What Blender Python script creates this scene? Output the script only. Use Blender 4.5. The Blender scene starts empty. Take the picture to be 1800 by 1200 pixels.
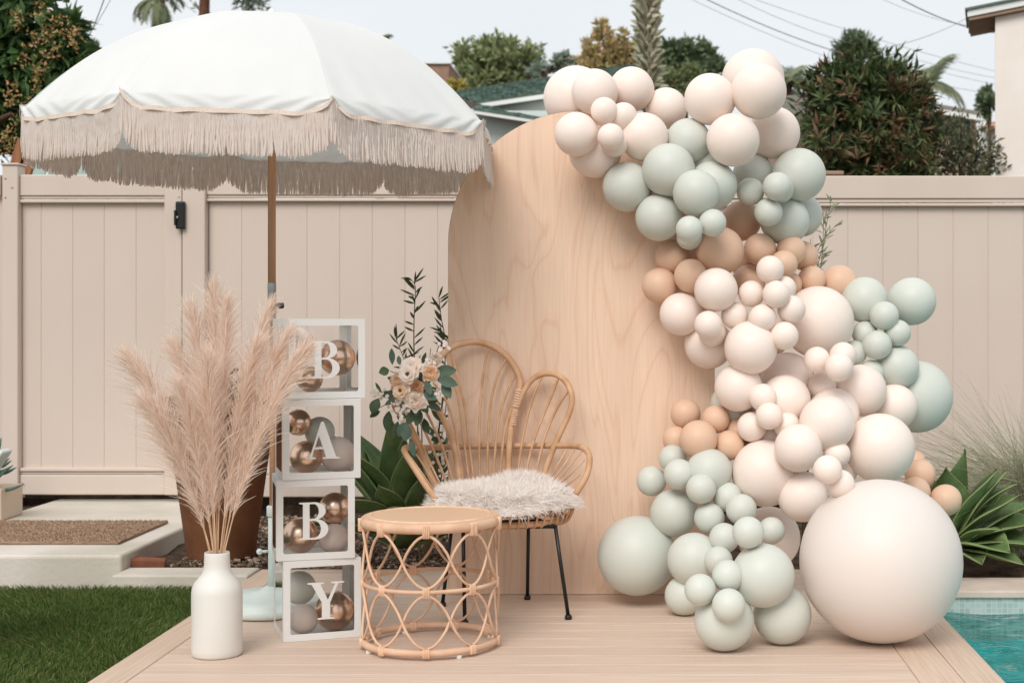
import bpy, bmesh, math, random
import numpy as np
from mathutils import Vector, Matrix
random.seed(7)
rng = np.random.default_rng(7)
sc = bpy.context.scene
COL = sc.collection

# ------------------------------------------------------------------ camera
H, F, PX, PY = 1.22, 2600.0, 1150.0, 552.0
cam_d = bpy.data.cameras.new('camera')
cam_d.sensor_width = 36.0
cam_d.lens = F / 1800 * 36
cam_d.shift_x = -(PX - 900) / 1800
cam_d.shift_y = -(600 - PY) / 1800
cam_d.clip_start, cam_d.clip_end = 0.1, 600
cam_d.dof.use_dof = True
cam_d.dof.focus_distance = 5.9
cam_d.dof.aperture_fstop = 4.2
cam = bpy.data.objects.new('camera', cam_d)
cam.location = (0, 0, H)
cam.rotation_euler = (math.radians(90), 0, 0)
COL.objects.link(cam)
sc.camera = cam

# ------------------------------------------------------------------ sky, sun, exposure
SUN_EL, SUN_AZ = math.radians(44), math.radians(194)    # azimuth clockwise from +Y
w = bpy.data.worlds.new('World')
sc.world = w
w.use_nodes = True
nt = w.node_tree
for n in list(nt.nodes):
    nt.nodes.remove(n)
N = nt.nodes.new
sky = N('ShaderNodeTexSky')
sky.sky_type = 'NISHITA'
sky.sun_disc = False
sky.sun_elevation = SUN_EL
sky.sun_rotation = SUN_AZ
sky.dust_density = 4.0
tc = N('ShaderNodeTexCoord')
mp = N('ShaderNodeMapping'); mp.inputs['Scale'].default_value = (1.0, 1.0, 2.6)
nz = N('ShaderNodeTexNoise'); nz.inputs['Scale'].default_value = 2.2; nz.inputs['Detail'].default_value = 4
cr = N('ShaderNodeValToRGB')
cr.color_ramp.elements[0].position = .35; cr.color_ramp.elements[0].color = (7.1, 7.42, 7.7, 1)
cr.color_ramp.elements[1].position = .70; cr.color_ramp.elements[1].color = (8.3, 8.5, 8.65, 1)
mx = N('ShaderNodeMixRGB'); mx.inputs['Fac'].default_value = .9      # the cloud sheet over the clear sky
bg = N('ShaderNodeBackground'); bg.inputs['Strength'].default_value = 0.077
out = N('ShaderNodeOutputWorld')
L = nt.links.new
L(tc.outputs['Generated'], mp.inputs['Vector']); L(mp.outputs['Vector'], nz.inputs['Vector'])
L(nz.outputs['Fac'], cr.inputs['Fac']); L(sky.outputs['Color'], mx.inputs['Color1']); L(cr.outputs['Color'], mx.inputs['Color2'])
L(mx.outputs['Color'], bg.inputs['Color']); L(bg.outputs['Background'], out.inputs['Surface'])
sl = bpy.data.lights.new('sun', 'SUN')
sl.energy = 1.4
sl.angle = math.radians(32)
sl.color = (1.0, .965, .93)
so = bpy.data.objects.new('sun', sl)
d = Vector((math.sin(SUN_AZ) * math.cos(SUN_EL), math.cos(SUN_AZ) * math.cos(SUN_EL), math.sin(SUN_EL)))
so.rotation_euler = d.to_track_quat('Z', 'Y').to_euler()
so.location = (0, -4, 8)
COL.objects.link(so)
sc.view_settings.view_transform = 'Standard'
sc.view_settings.look = 'None'
sc.view_settings.gamma = 1.0
sc.view_settings.exposure = 0.62
sc.view_settings.use_curve_mapping = False

# ------------------------------------------------------------------ helpers
def P(px, py, Y):
    return Vector(((px - PX) / F * Y, Y, H - (py - PY) / F * Y))

def lin(c):
    c = c / 255.0
    return c / 12.92 if c <= .04045 else ((c + .055) / 1.055) ** 2.4

def C(r, g, b):
    return (lin(r), lin(g), lin(b), 1.0)

def mat(name, col, rough=.6, spec=.3, col2=None, nscale=8.0, stretch=(1, 1, 1), detail=4.0, bump=0.0, bscale=None,
        metal=0.0, sss=0.0, sssr=(.05, .03, .02), transl=0.0, tcol=None, rnd=0.0, island=None, lo=.35, hi=.65, coat=0.0):
    m = bpy.data.materials.new(name)
    m.use_nodes = True
    t = m.node_tree
    b = t.nodes['Principled BSDF']
    nn, ln = t.nodes.new, t.links.new
    b.inputs['Roughness'].default_value = rough
    b.inputs['Specular IOR Level'].default_value = spec
    b.inputs['Metallic'].default_value = metal
    b.inputs['Coat Weight'].default_value = coat
    b.inputs['Base Color'].default_value = col
    src = None
    if col2 is not None or bump:
        co = nn('ShaderNodeTexCoord'); ma = nn('ShaderNodeMapping'); ma.inputs['Scale'].default_value = stretch
        ln(co.outputs['Object'], ma.inputs['Vector'])
        no = nn('ShaderNodeTexNoise'); no.inputs['Scale'].default_value = nscale; no.inputs['Detail'].default_value = detail
        ln(ma.outputs['Vector'], no.inputs['Vector'])
    if col2 is not None:
        ra = nn('ShaderNodeValToRGB')
        ra.color_ramp.elements[0].position = lo; ra.color_ramp.elements[0].color = col
        ra.color_ramp.elements[1].position = hi; ra.color_ramp.elements[1].color = col2
        ln(no.outputs['Fac'], ra.inputs['Fac'])
        src = ra.outputs['Color']
    if island is not None:
        ge = nn('ShaderNodeNewGeometry'); ra = nn('ShaderNodeValToRGB')
        els = ra.color_ramp.elements
        els[0].position = 0; els[0].color = island[0]
        els[1].position = 1; els[1].color = island[-1]
        for k, c in enumerate(island[1:-1]):
            e = els.new((k + 1) / (len(island) - 1)); e.color = c
        ln(ge.outputs['Random Per Island'], ra.inputs['Fac'])
        src = ra.outputs['Color']
    if rnd:
        oi = nn('ShaderNodeObjectInfo'); mr = nn('ShaderNodeMapRange')
        mr.inputs['To Min'].default_value = 1 - rnd; mr.inputs['To Max'].default_value = 1 + rnd
        ln(oi.outputs['Random'], mr.inputs['Value'])
        hs = nn('ShaderNodeHueSaturation'); hs.inputs['Color'].default_value = col
        if src: ln(src, hs.inputs['Color'])
        ln(mr.outputs['Result'], hs.inputs['Value'])
        src = hs.outputs['Color']
    if src: ln(src, b.inputs['Base Color'])
    if bump:
        n2 = nn('ShaderNodeTexNoise'); n2.inputs['Scale'].default_value = bscale or nscale * 3; n2.inputs['Detail'].default_value = 3
        ln(ma.outputs['Vector'], n2.inputs['Vector'])
        bu = nn('ShaderNodeBump'); bu.inputs['Strength'].default_value = bump; bu.inputs['Distance'].default_value = .01
        ln(n2.outputs['Fac'], bu.inputs['Height']); ln(bu.outputs['Normal'], b.inputs['Normal'])
    if sss:
        b.inputs['Subsurface Weight'].default_value = sss
        b.inputs['Subsurface Radius'].default_value = sssr
        b.inputs['Subsurface Scale'].default_value = 1.0
    if transl:
        tr = nn('ShaderNodeBsdfTranslucent'); tr.inputs['Color'].default_value = col
        if tcol is not None: tr.inputs['Color'].default_value = tcol
        elif src: ln(src, tr.inputs['Color'])
        ms = nn('ShaderNodeMixShader'); ms.inputs['Fac'].default_value = transl
        ln(b.outputs['BSDF'], ms.inputs[1]); ln(tr.outputs['BSDF'], ms.inputs[2])
        ln(ms.outputs['Shader'], t.nodes['Material Output'].inputs['Surface'])
    return m

ORG = {}          # world origin of every object (roots carry no rotation unless built locally)

def tag(o, label=None, cat=None, group=None, kind=None):
    if label: o['label'] = label
    if cat: o['category'] = cat
    if group: o['group'] = group
    if kind: o['kind'] = kind
    return o

def thing(name, label, cat, loc=(0, 0, 0), group=None, rotz=0.0):
    o = bpy.data.objects.new(name, None)
    o.empty_display_size = .05
    o.location = loc; o.rotation_euler = (0, 0, rotz)
    COL.objects.link(o)
    ORG[o] = Vector(loc)
    return tag(o, label, cat, group)

def link(name, me, parent=None, loc=None, rot=None, scale=None):
    """a (possibly shared) mesh as an object; loc is in world axes"""
    o = bpy.data.objects.new(name, me)
    COL.objects.link(o)
    if parent is not None: o.parent = parent
    base = ORG.get(parent, Vector((0, 0, 0)))
    if loc is not None:
        o.location = Vector(loc) - base
        ORG[o] = Vector(loc)
    else:
        ORG[o] = Vector(base)
    if rot is not None: o.rotation_euler = rot
    if scale is not None: o.scale = scale if hasattr(scale, '__len__') else (scale,) * 3
    return o

def np_mesh(name, V, Fq, material=None, smooth=False):
    """V (n,3), Fq (m,k) with k = 3 or 4, all faces of one size"""
    V = np.asarray(V, dtype=np.float32); Fq = np.asarray(Fq, dtype=np.int32)
    me = bpy.data.meshes.new(name)
    k = Fq.shape[1]
    me.vertices.add(len(V)); me.vertices.foreach_set('co', V.ravel())
    me.loops.add(Fq.size); me.loops.foreach_set('vertex_index', Fq.ravel())
    me.polygons.add(len(Fq))
    me.polygons.foreach_set('loop_start', np.arange(len(Fq), dtype=np.int32) * k)
    me.polygons.foreach_set('loop_total', np.full(len(Fq), k, dtype=np.int32))
    me.polygons.foreach_set('use_smooth', np.full(len(Fq), smooth))
    me.update(calc_edges=True)
    if material: me.materials.append(material)
    return me

class MB:
    def __init__(s): s.v = []; s.f = []
    def add(s, V, Fc):
        n = len(s.v); s.v += [tuple(p) for p in V]; s.f += [tuple(i + n for i in f) for f in Fc]; return s
    def box(s, x0, x1, y0, y1, z0, z1, M=None):
        V = [Vector((x, y, z)) for z in (z0, z1) for y in (y0, y1) for x in (x0, x1)]
        if M is not None: V = [M @ p for p in V]
        return s.add(V, [(0, 2, 3, 1), (4, 5, 7, 6), (0, 1, 5, 4), (2, 6, 7, 3), (0, 4, 6, 2), (1, 3, 7, 5)])
    def rbox(s, x0, x1, y0, y1, z0, z1, r=.004, seg=2, M=None):
        bm = bmesh.new(); bmesh.ops.create_cube(bm, size=1)
        for v in bm.verts: v.co = Vector(((x0 + x1) / 2 + v.co.x * (x1 - x0), (y0 + y1) / 2 + v.co.y * (y1 - y0), (z0 + z1) / 2 + v.co.z * (z1 - z0)))
        bmesh.ops.bevel(bm, geom=bm.edges[:], offset=r, segments=seg, affect='EDGES', profile=.5)
        bm.verts.index_update()
        V = [(M @ v.co if M is not None else v.co.copy()) for v in bm.verts]; Fc = [[v.index for v in f.verts] for f in bm.faces]
        bm.free(); return s.add(V, Fc)
    def tube(s, pts, r, sides=8, closed=False, cap=True):
        pts = [Vector(p) for p in pts]; n = len(pts)
        if not hasattr(r, '__len__'): r = [r] * n
        V = []; up = None
        for i in range(n):
            if closed: t = pts[(i + 1) % n] - pts[i - 1]
            else: t = pts[min(i + 1, n - 1)] - pts[max(i - 1, 0)]
            t.normalize()
            if up is None:
                up = t.orthogonal()
            a = (up - t * up.dot(t))
            if a.length < 1e-6: a = t.orthogonal()
            a.normalize(); up = a; b = t.cross(a)
            for k in range(sides):
                an = 2 * math.pi * k / sides
                V.append(pts[i] + (a * math.cos(an) + b * math.sin(an)) * r[i])
        Fc = []
        for i in range(n if closed else n - 1):
            j = (i + 1) % n
            sh = 0
            if closed and j == 0:   # match the seam
                best = min(range(sides), key=lambda q: (V[i * sides] - V[q]).length); sh = best
            for k in range(sides):
                k2 = (k + 1) % sides
                Fc.append((i * sides + k, i * sides + k2, j * sides + (k2 + sh) % sides, j * sides + (k + sh) % sides))
        if cap and not closed:
            Fc.append(tuple(range(sides))[::-1]); Fc.append(tuple((n - 1) * sides + k for k in range(sides)))
        return s.add(V, Fc)
    def lathe(s, prof, c=(0, 0, 0), seg=32, capb=True, capt=True):
        V = []; Fc = []; n = len(prof)
        for (r, z) in prof:
            for k in range(seg):
                a = 2 * math.pi * k / seg
                V.append((c[0] + r * math.cos(a), c[1] + r * math.sin(a), c[2] + z))
        for i in range(n - 1):
            for k in range(seg):
                k2 = (k + 1) % seg
                Fc.append((i * seg + k, i * seg + k2, (i + 1) * seg + k2, (i + 1) * seg + k))
        if capb: Fc.append(tuple(range(seg))[::-1])
        if capt: Fc.append(tuple((n - 1) * seg + k for k in range(seg)))
        return s.add(V, Fc)
    def sphere(s, c, r, seg=16, rings=10, sx=1, sy=1, sz=1):
        V = [(c[0], c[1], c[2] - r * sz)]; Fc = []
        for i in range(1, rings):
            ph = -math.pi / 2 + math.pi * i / rings
            for k in range(seg):
                a = 2 * math.pi * k / seg
                V.append((c[0] + r * sx * math.cos(ph) * math.cos(a), c[1] + r * sy * math.cos(ph) * math.sin(a), c[2] + r * sz * math.sin(ph)))
        V.append((c[0], c[1], c[2] + r * sz))
        for k in range(seg): Fc.append((0, 1 + (k + 1) % seg, 1 + k))
        for i in range(rings - 2):
            for k in range(seg):
                k2 = (k + 1) % seg
                Fc.append((1 + i * seg + k, 1 + i * seg + k2, 1 + (i + 1) * seg + k2, 1 + (i + 1) * seg + k))
        top = len(V) - 1; o = 1 + (rings - 2) * seg
        for k in range(seg): Fc.append((o + k, o + (k + 1) % seg, top))
        return s.add(V, Fc)
    def grid(s, fn, nu, nv, closed_u=False):
        V = [fn(i / nu, j / nv) for j in range(nv + 1) for i in range(nu + (0 if closed_u else 1))]
        wn = nu if closed_u else nu + 1
        Fc = [(j * wn + i, j * wn + (i + 1) % wn, (j + 1) * wn + (i + 1) % wn, (j + 1) * wn + i) for j in range(nv) for i in range(nu)]
        return s.add(V, Fc)
    def mesh(s, name, material=None, smooth=False, off=None):
        me = bpy.data.meshes.new(name)
        V = s.v if off is None else [(p[0] - off[0], p[1] - off[1], p[2] - off[2]) for p in s.v]
        me.from_pydata(V, [], s.f)
        me.update()
        if smooth: me.polygons.foreach_set('use_smooth', np.full(len(me.polygons), True))
        if material: me.materials.append(material)
        return me
    def obj(s, name, material, parent=None, smooth=False, local=False, kind=None):
        """verts in world axes unless local (then in the parent's own axes)"""
        off = None if (local or parent is None) else ORG[parent]
        o = link(name, s.mesh(name, material, smooth, off), parent)
        if kind: o['kind'] = kind
        return o

def spline(pts, n=24, closed=False):
    pts = [Vector(p) for p in pts]; m = len(pts); out = []
    segs = m if closed else m - 1
    per = max(2, n // segs)
    for i in range(segs):
        if closed: p0, p1, p2, p3 = pts[i - 1], pts[i], pts[(i + 1) % m], pts[(i + 2) % m]
        else: p0, p1, p2, p3 = pts[max(i - 1, 0)], pts[i], pts[i + 1], pts[min(i + 2, m - 1)]
        for k in range(per):
            t = k / per
            out.append(.5 * ((2 * p1) + (p2 - p0) * t + (2 * p0 - 5 * p1 + 4 * p2 - p3) * t * t + (3 * p1 - p0 - 3 * p2 + p3) * t ** 3))
    if not closed: out.append(pts[-1])
    return out

def strips(name, P0, P1, P2, wid, material, wfac=(1, .8, .15), nrm=None, jit=.3):
    """hair-like blades: two quads along each three-point path"""
    P0, P1, P2 = (np.asarray(a, dtype=np.float32) for a in (P0, P1, P2))
    n = len(P0)
    d = P2 - P0
    rnd = rng.normal(size=(n, 3)).astype(np.float32)
    if nrm is not None: rnd = np.asarray(nrm, dtype=np.float32) + rnd * jit      # blades lie with their flat side outwards
    s = np.cross(rnd, d); s /= np.linalg.norm(s, axis=1, keepdims=True) + 1e-9
    wv = np.asarray(wid, dtype=np.float32).reshape(-1, 1) * .5
    V = np.stack([P0 - s * wv * wfac[0], P0 + s * wv * wfac[0], P1 - s * wv * wfac[1], P1 + s * wv * wfac[1], P2 - s * wv * wfac[2], P2 + s * wv * wfac[2]], axis=1).reshape(-1, 3)
    b = (np.arange(n) * 6)[:, None]
    Q = np.concatenate([b + np.array([[0, 1, 3, 2]]), b + np.array([[2, 3, 5, 4]])], axis=0)
    return np_mesh(name, V, Q, material, True)

def leaf_quads(name, Cn, D, U, ln, wd, material, fold=.25):
    """lens-shaped leaves: centre base Cn, direction D, side U; four tris folded on the midrib (as 2 quads of 4 + tip)"""
    Cn, D, U = (np.asarray(a, dtype=np.float32) for a in (Cn, D, U))
    D = D / (np.linalg.norm(D, axis=1, keepdims=True) + 1e-9)
    U = U - D * np.sum(U * D, axis=1, keepdims=True); U /= np.linalg.norm(U, axis=1, keepdims=True) + 1e-9
    Nn = np.cross(D, U)
    ln = np.asarray(ln, dtype=np.float32).reshape(-1, 1); wd = np.asarray(wd, dtype=np.float32).reshape(-1, 1) * .5
    b0 = Cn; tip = Cn + D * ln - Nn * ln * .08
    mid = Cn + D * ln * .5
    l = Cn + D * ln * .45 + U * wd + Nn * wd * fold; r = Cn + D * ln * .45 - U * wd + Nn * wd * fold
    V = np.stack([b0, l, mid, r, tip], axis=1).reshape(-1, 3)
    n = len(Cn); b = (np.arange(n) * 5)[:, None]
    T = np.concatenate([b + np.array([[0, 2, 1]]), b + np.array([[0, 3, 2]]), b + np.array([[1, 2, 4]]), b + np.array([[2, 3, 4]])], axis=0)
    return np_mesh(name, V, T, material, False)

def rand_dirs(n):
    v = rng.normal(size=(n, 3)); return v / np.linalg.norm(v, axis=1, keepdims=True)
# ------------------------------------------------------------------ materials of the setting
M_soil = mat('soil', C(92, 76, 62), .95, .1, C(58, 48, 40), 14, bump=.8, bscale=60)
M_fence = mat('fence_vinyl', C(211, 196, 184), .45, .35, C(204, 188, 174), 1.6, stretch=(1, 1, .35), detail=6, rnd=.014)
M_conc = mat('concrete', C(212, 204, 193), .85, .2, C(194, 187, 173), 2.5, detail=8, bump=.25, bscale=40)
M_cope = mat('coping', C(206, 190, 176), .8, .2, C(192, 176, 160), 5, detail=6, bump=.15)
M_mat = mat('coir', C(166, 140, 118), .95, .05, C(144, 118, 98), 60, stretch=(.3, 1, 1), bump=1.0, bscale=180)
M_board = mat('deck_board', C(216, 195, 178), .55, .25, C(192, 167, 147), 2.2, stretch=(1.0, 42, 42), detail=6, rnd=.065, bump=.12, lo=.3, hi=.75)
M_boardy = mat('deck_board_along', C(212, 189, 170), .55, .25, C(190, 165, 144), 2.2, stretch=(42, 1.0, 42), detail=6, rnd=.05, bump=.12, lo=.3, hi=.75)
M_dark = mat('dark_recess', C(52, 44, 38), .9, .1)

def struct(name, mb, m, smooth=False):
    o = mb.obj(name, m, None, smooth); o['kind'] = 'structure'; return o

# ground: one sheet to the horizon, with the pool cut out of it
POOL = (1.02, 4.6, 2.0, 6.63)
gz = -.09
mb = MB()
xs = [-300, POOL[0], POOL[1], 300]; ys = [-60, POOL[2], POOL[3], 400]
for i in range(3):
    for j in range(3):
        if (i, j) != (1, 1):
            mb.add([(xs[i], ys[j], gz), (xs[i + 1], ys[j], gz), (xs[i + 1], ys[j + 1], gz), (xs[i], ys[j + 1], gz)], [(0, 1, 2, 3)])
struct('ground', mb, M_soil)
# planting bed in front of the fence
mb = MB()
def bedf(u, v):
    x = -2.6 + 8.6 * u; y = 6.97 + 2.4 * v
    return (x, y, -.015 + .012 * math.sin(x * 9 + y * 4) + .012 * math.sin(y * 13 - x * 5) - (.05 if v > .99 or v < .01 else 0))
mb.grid(bedf, 60, 20)
struct('planting_bed', mb, M_soil, True)
mb = MB(); mb.rbox(-5.2, -3.675, 7.2, 9.4, -.2, .045, .01, 1)
struct('soil_bed', mb, M_soil)
mb = MB(); mb.rbox(-9, 9, 9.09, 10.3, -.3, .11, .02, 1)
struct('soil_bank', mb, M_soil)
# gravel lying on the bed
def stones(name, n, x0, x1, y0, y1, z, smin, smax, material):
    base = np.array([(1, 0, 0), (-1, 0, 0), (0, 1, 0), (0, -1, 0), (0, 0, 1), (0, 0, -1)], dtype=float)
    tri = np.array([(0, 2, 4), (2, 1, 4), (1, 3, 4), (3, 0, 4), (2, 0, 5), (1, 2, 5), (3, 1, 5), (0, 3, 5)])
    V = []; T = []
    for k in range(n):
        s = rng.uniform(smin, smax); R = np.linalg.qr(rng.normal(size=(3, 3)))[0]
        V.append((base * rng.uniform(.5, 1.2, (6, 1)) * s) @ R * np.array([1, 1, .7]) + np.array([rng.uniform(x0, x1), rng.uniform(y0, y1), z + rng.uniform(-.004, .008)]))
        T.append(tri + 6 * k)
    return link(name, np_mesh(name, np.concatenate(V), np.concatenate(T), material))
M_stone = mat('gravel', C(120, 100, 84), .9, .2, island=[C(62, 50, 42), C(120, 98, 80), C(96, 80, 68), C(176, 160, 142), C(134, 96, 74)])
tag(stones('gravel', 5200, -2.35, -.4, 7.1, 8.9, 0, .006, .02, M_stone), kind='stuff')

# lawn
M_turf = mat('turf', C(66, 88, 38), .8, .1, C(50, 70, 30), 9)
mb = MB(); mb.add([(-7, -2, -.062), (-1.9, -2, -.062), (-1.9, 6.88, -.062), (-7, 6.88, -.062)], [(0, 1, 2, 3)])
struct('lawn', mb, M_turf)
n = 105000
x = np.where(rng.random(n) < .72, rng.uniform(-3.15, -1.885, n), rng.uniform(-5.0, -3.15, n)); y = rng.uniform(3.6, 6.86, n)
P0 = np.stack([x, y, np.full(n, -.064)], 1)
cl = np.sin(x * 5.1 + np.sin(y * 4.0) * 1.5) * .6 + np.sin(y * 7.3 + x * 2.2) * .5      # the pile leans in patches
lean = rng.normal(0, .35, (n, 2)) + np.stack([cl * .45, -.25 + cl * .2], 1)
h = rng.uniform(.022, .04, n)
P1 = P0 + np.stack([lean[:, 0] * h * .35, lean[:, 1] * h * .35, h * .6], 1)
P2 = P0 + np.stack([lean[:, 0] * h * 1.0, lean[:, 1] * h * 1.0, h], 1)
M_blade = mat('grass_blade', C(70, 100, 40), .65, .25, transl=.25, island=[C(60, 88, 36), C(88, 114, 52), C(72, 100, 42), C(124, 136, 80), C(66, 94, 38), C(84, 108, 48), C(150, 146, 96), C(70, 98, 42)])
tag(link('grass', strips('grass', P0, P1, P2, rng.uniform(.0022, .0038, n), M_blade, (1, .9, .3))), kind='stuff')

# ------------------------------------------------------------------ pool
M_tile = bpy.data.materials.new('pool_mosaic'); M_tile.use_nodes = True
t = M_tile.node_tree; b = t.nodes['Principled BSDF']; b.inputs['Roughness'].default_value = .25
co = t.nodes.new('ShaderNodeTexCoord'); br = t.nodes.new('ShaderNodeTexBrick'); br.offset = 0
br.inputs['Scale'].default_value = 1; br.inputs['Brick Width'].default_value = .024; br.inputs['Row Height'].default_value = .024
br.inputs['Mortar Size'].default_value = .002; br.inputs['Color1'].default_value = C(172, 192, 188); br.inputs['Color2'].default_value = C(148, 172, 168); br.inputs['Mortar'].default_value = C(190, 190, 184)
sp = t.nodes.new('ShaderNodeSeparateXYZ'); cm = t.nodes.new('ShaderNodeCombineXYZ')
t.links.new(co.outputs['Object'], sp.inputs[0]); t.links.new(sp.outputs['X'], cm.inputs['X']); t.links.new(sp.outputs['Z'], cm.inputs['Y'])
t.links.new(cm.outputs[0], br.inputs['Vector']); t.links.new(br.outputs['Color'], b.inputs['Base Color'])
M_plaster = mat('pool_plaster', C(96, 216, 216), .8, .2, C(70, 200, 200), 1.3)
x0, x1, y0, y1 = POOL
mb = MB()
mb.add([(x0, y0, -1.3), (x1, y0, -1.3), (x1, y1, -1.3), (x0, y1, -1.3)], [(0, 1, 2, 3)])
mb.add([(x0, y1, -1.3), (x1, y1, -1.3), (x1, y1, -.24), (x0, y1, -.24)], [(0, 1, 2, 3)])
mb.add([(x0, y0, -1.3), (x1, y0, -1.3), (x1, y0, -.05), (x0, y0, -.05)], [(3, 2, 1, 0)])
mb.add([(x0, y0, -1.3), (x0, y1, -1.3), (x0, y1, -.05), (x0, y0, -.05)], [(0, 1, 2, 3)])
mb.add([(x1, y0, -1.3), (x1, y1, -1.3), (x1, y1, -.05), (x1, y0, -.05)], [(3, 2, 1, 0)])
struct('pool_basin', mb, M_plaster)
mb = MB(); mb.box(x0, x1, y1, y1 + .08, -.24, -.052)
struct('pool_tile_band', mb, M_tile)
# water
M_water = bpy.data.materials.new('water'); M_water.use_nodes = True
t = M_water.node_tree; t.nodes.remove(t.nodes['Principled BSDF'])
nn, ln = t.nodes.new, t.links.new
co = nn('ShaderNodeTexCoord'); no = nn('ShaderNodeTexNoise'); no.inputs['Scale'].default_value = 4.5; no.inputs['Detail'].default_value = 3; no.inputs['Distortion'].default_value = 1.2
ma = nn('ShaderNodeMapping'); ma.inputs['Scale'].default_value = (1, 1.6, 1)
bu = nn('ShaderNodeBump'); bu.inputs['Strength'].default_value = .55; bu.inputs['Distance'].default_value = .05
tr = nn('ShaderNodeBsdfTransparent'); tr.inputs['Color'].default_value = (.62, .93, .91, 1)
gl = nn('ShaderNodeBsdfGlossy'); gl.inputs['Roughness'].default_value = .02
fr = nn('ShaderNodeFresnel'); fr.inputs['IOR'].default_value = 1.33
ms = nn('ShaderNodeMixShader')
ln(co.outputs['Object'], ma.inputs[0]); ln(ma.outputs[0], no.inputs['Vector']); ln(no.outputs['Fac'], bu.inputs['Height'])
ln(bu.outputs['Normal'], gl.inputs['Normal']); ln(bu.outputs['Normal'], fr.inputs['Normal'])
ln(fr.outputs[0], ms.inputs[0]); ln(tr.outputs[0], ms.inputs[1]); ln(gl.outputs[0], ms.inputs[2])
ln(ms.outputs[0], t.nodes['Material Output'].inputs['Surface'])
mb = MB()
def wf(u, v):
    x = x0 + .003 + (x1 - x0 - .006) * u; y = y0 + .003 + (y1 - y0 - .006) * v
    z = .010 * math.sin(3.1 * x + 5.3 * y + 1.7 * math.sin(2.3 * x)) + .007 * math.sin(9.7 * y - 6.1 * x + 2 * math.sin(3.3 * y)) + .003 * math.sin(17 * x + 13 * y)
    return (x, y, -.125 + z)
mb.grid(wf, 90, 110)
struct('water', mb, M_water, True)
# coping behind the pool
mb = MB()
for i in range(3):
    mb.rbox(1.0 + i * 1.6, 2.598 + i * 1.6, 6.615, 6.965, -.05, -.018, .006)
struct('pool_coping', mb, M_cope)

# ------------------------------------------------------------------ deck
DX0, DX1, DY0, DY1 = -1.88, 1.166, 3.1, 7.08
deck = thing('deck', 'tan wooden platform of composite boards beside lawn and pool', 'deck', (0, 0, 0))
th = .028
def board(x0, x1, y0, y1, m, mitre=None):
    mb = MB(); mb.rbox(x0, x1, y0, y1, -th, 0, .0018, 1)
    if mitre:
        for k, (vx, vy, vz) in enumerate(mb.v): mb.v[k] = mitre(vx, vy, vz)
    cx, cy = (x0 + x1) / 2, (y0 + y1) / 2
    o = link('deck_board', mb.mesh('deck_board', m, False, (cx, cy, 0)), deck, (cx, cy, 0)); return o
g = .0022
bw = .1265
board(DX0, DX0 + bw - g, DY0, DY1, M_boardy, lambda x, y, z: (x, y - (DX1 * 0 + (x - DX0) if y > 7 else 0), z))
board(DX1 - .136 + g, DX1, DY0, DY1, M_boardy)
board(DX1 - .286 + g, DX1 - .136, DY0, DY1 - .13, M_boardy)
board(DX0, DX1 - .136, DY1 - bw + g, DY1, M_board, lambda x, y, z: (x + ((y - (DY1 - bw)) * -1 + bw if x < DX0 + .1 else 0), y, z))
yy = DY1 - bw
bi = 0
while yy > DY0:
    xa, xb = DX0 + bw + .001, DX1 - .286
    board(xa, xb, max(yy - .1385, DY0), yy - g, M_board)
    yy -= .1385; bi += 1
mb = MB(); mb.box(DX0 + .03, DX1 - .03, DY0 + .03, DY1 - .03, -.085, -.0305); mb.obj('joist_frame', M_dark, deck)
for (a, b2, c, d2) in ((DX0 + .004, DX0 + .026, DY0, DY1 - .01), (DX1 - .026, DX1 - .004, DY0, DY1 - .01)):
    mb = MB(); mb.rbox(a, b2, c, d2, -.16, -.0295, .003, 1); mb.obj('fascia_board', M_boardy, deck)

# ------------------------------------------------------------------ concrete pad, kerb and mat
mb = MB(); mb.rbox(-3.67, -2.515, 6.98, 9.35, -.15, .084, .016, 3)
pad = struct('concrete_pad', mb, M_conc, False)
mb = MB(); mb.rbox(-2.512, -1.884, 6.85, 7.07, -.15, .011, .008, 2)
struct('concrete_kerb', mb, M_conc)
a = P(0, 955, 7.19).x; xr0, xr1 = P(213, 955, 7.19).x, P(285, 918, 7.9).x
mt = thing('doormat', 'brown coir doormat lying on the concrete step', 'doormat', ((-3.2 + xr1) / 2, 7.6, .084))
mb = MB(); mb.rbox(-3.62, -2.64, 7.29, 8.04, .0845, .100, .004, 1); mb.obj('mat_pad', M_mat, mt)
nm = 9000
xx = rng.uniform(-3.62, -2.64, nm); yy_ = rng.uniform(7.29, 8.04, nm); P0 = np.stack([xx, yy_, np.full(nm, .099)], 1)
P2 = P0 + np.stack([rng.normal(0, .006, nm), rng.normal(0, .006, nm), rng.uniform(.004, .01, nm)], 1)
M_fib = mat('coir_fibre', C(150, 116, 90), .9, .05, island=[C(150, 124, 102), C(172, 146, 124), C(184, 158, 136), C(160, 134, 112)])
o = link('coir_pile', strips('coir_pile', P0 - ORG[mt], (P0 + P2) / 2 - ORG[mt], P2 - ORG[mt], np.full(nm, .004), M_fib), mt); o['kind'] = 'stuff'
M_brick = mat('brick_red', C(150, 96, 72), .9, .1, C(124, 82, 64), 12, bump=.4)
bk = MB(); bk.rbox(-.1, .1, -.045, .045, -.03, .03, .006, 2)
o = link('brick', bk.mesh('brick', M_brick), None, (-2.47, 7.16, .01), (0, .1, .25)); tag(o, 'loose reddish brick lying on gravel against the concrete step', 'brick')

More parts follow.
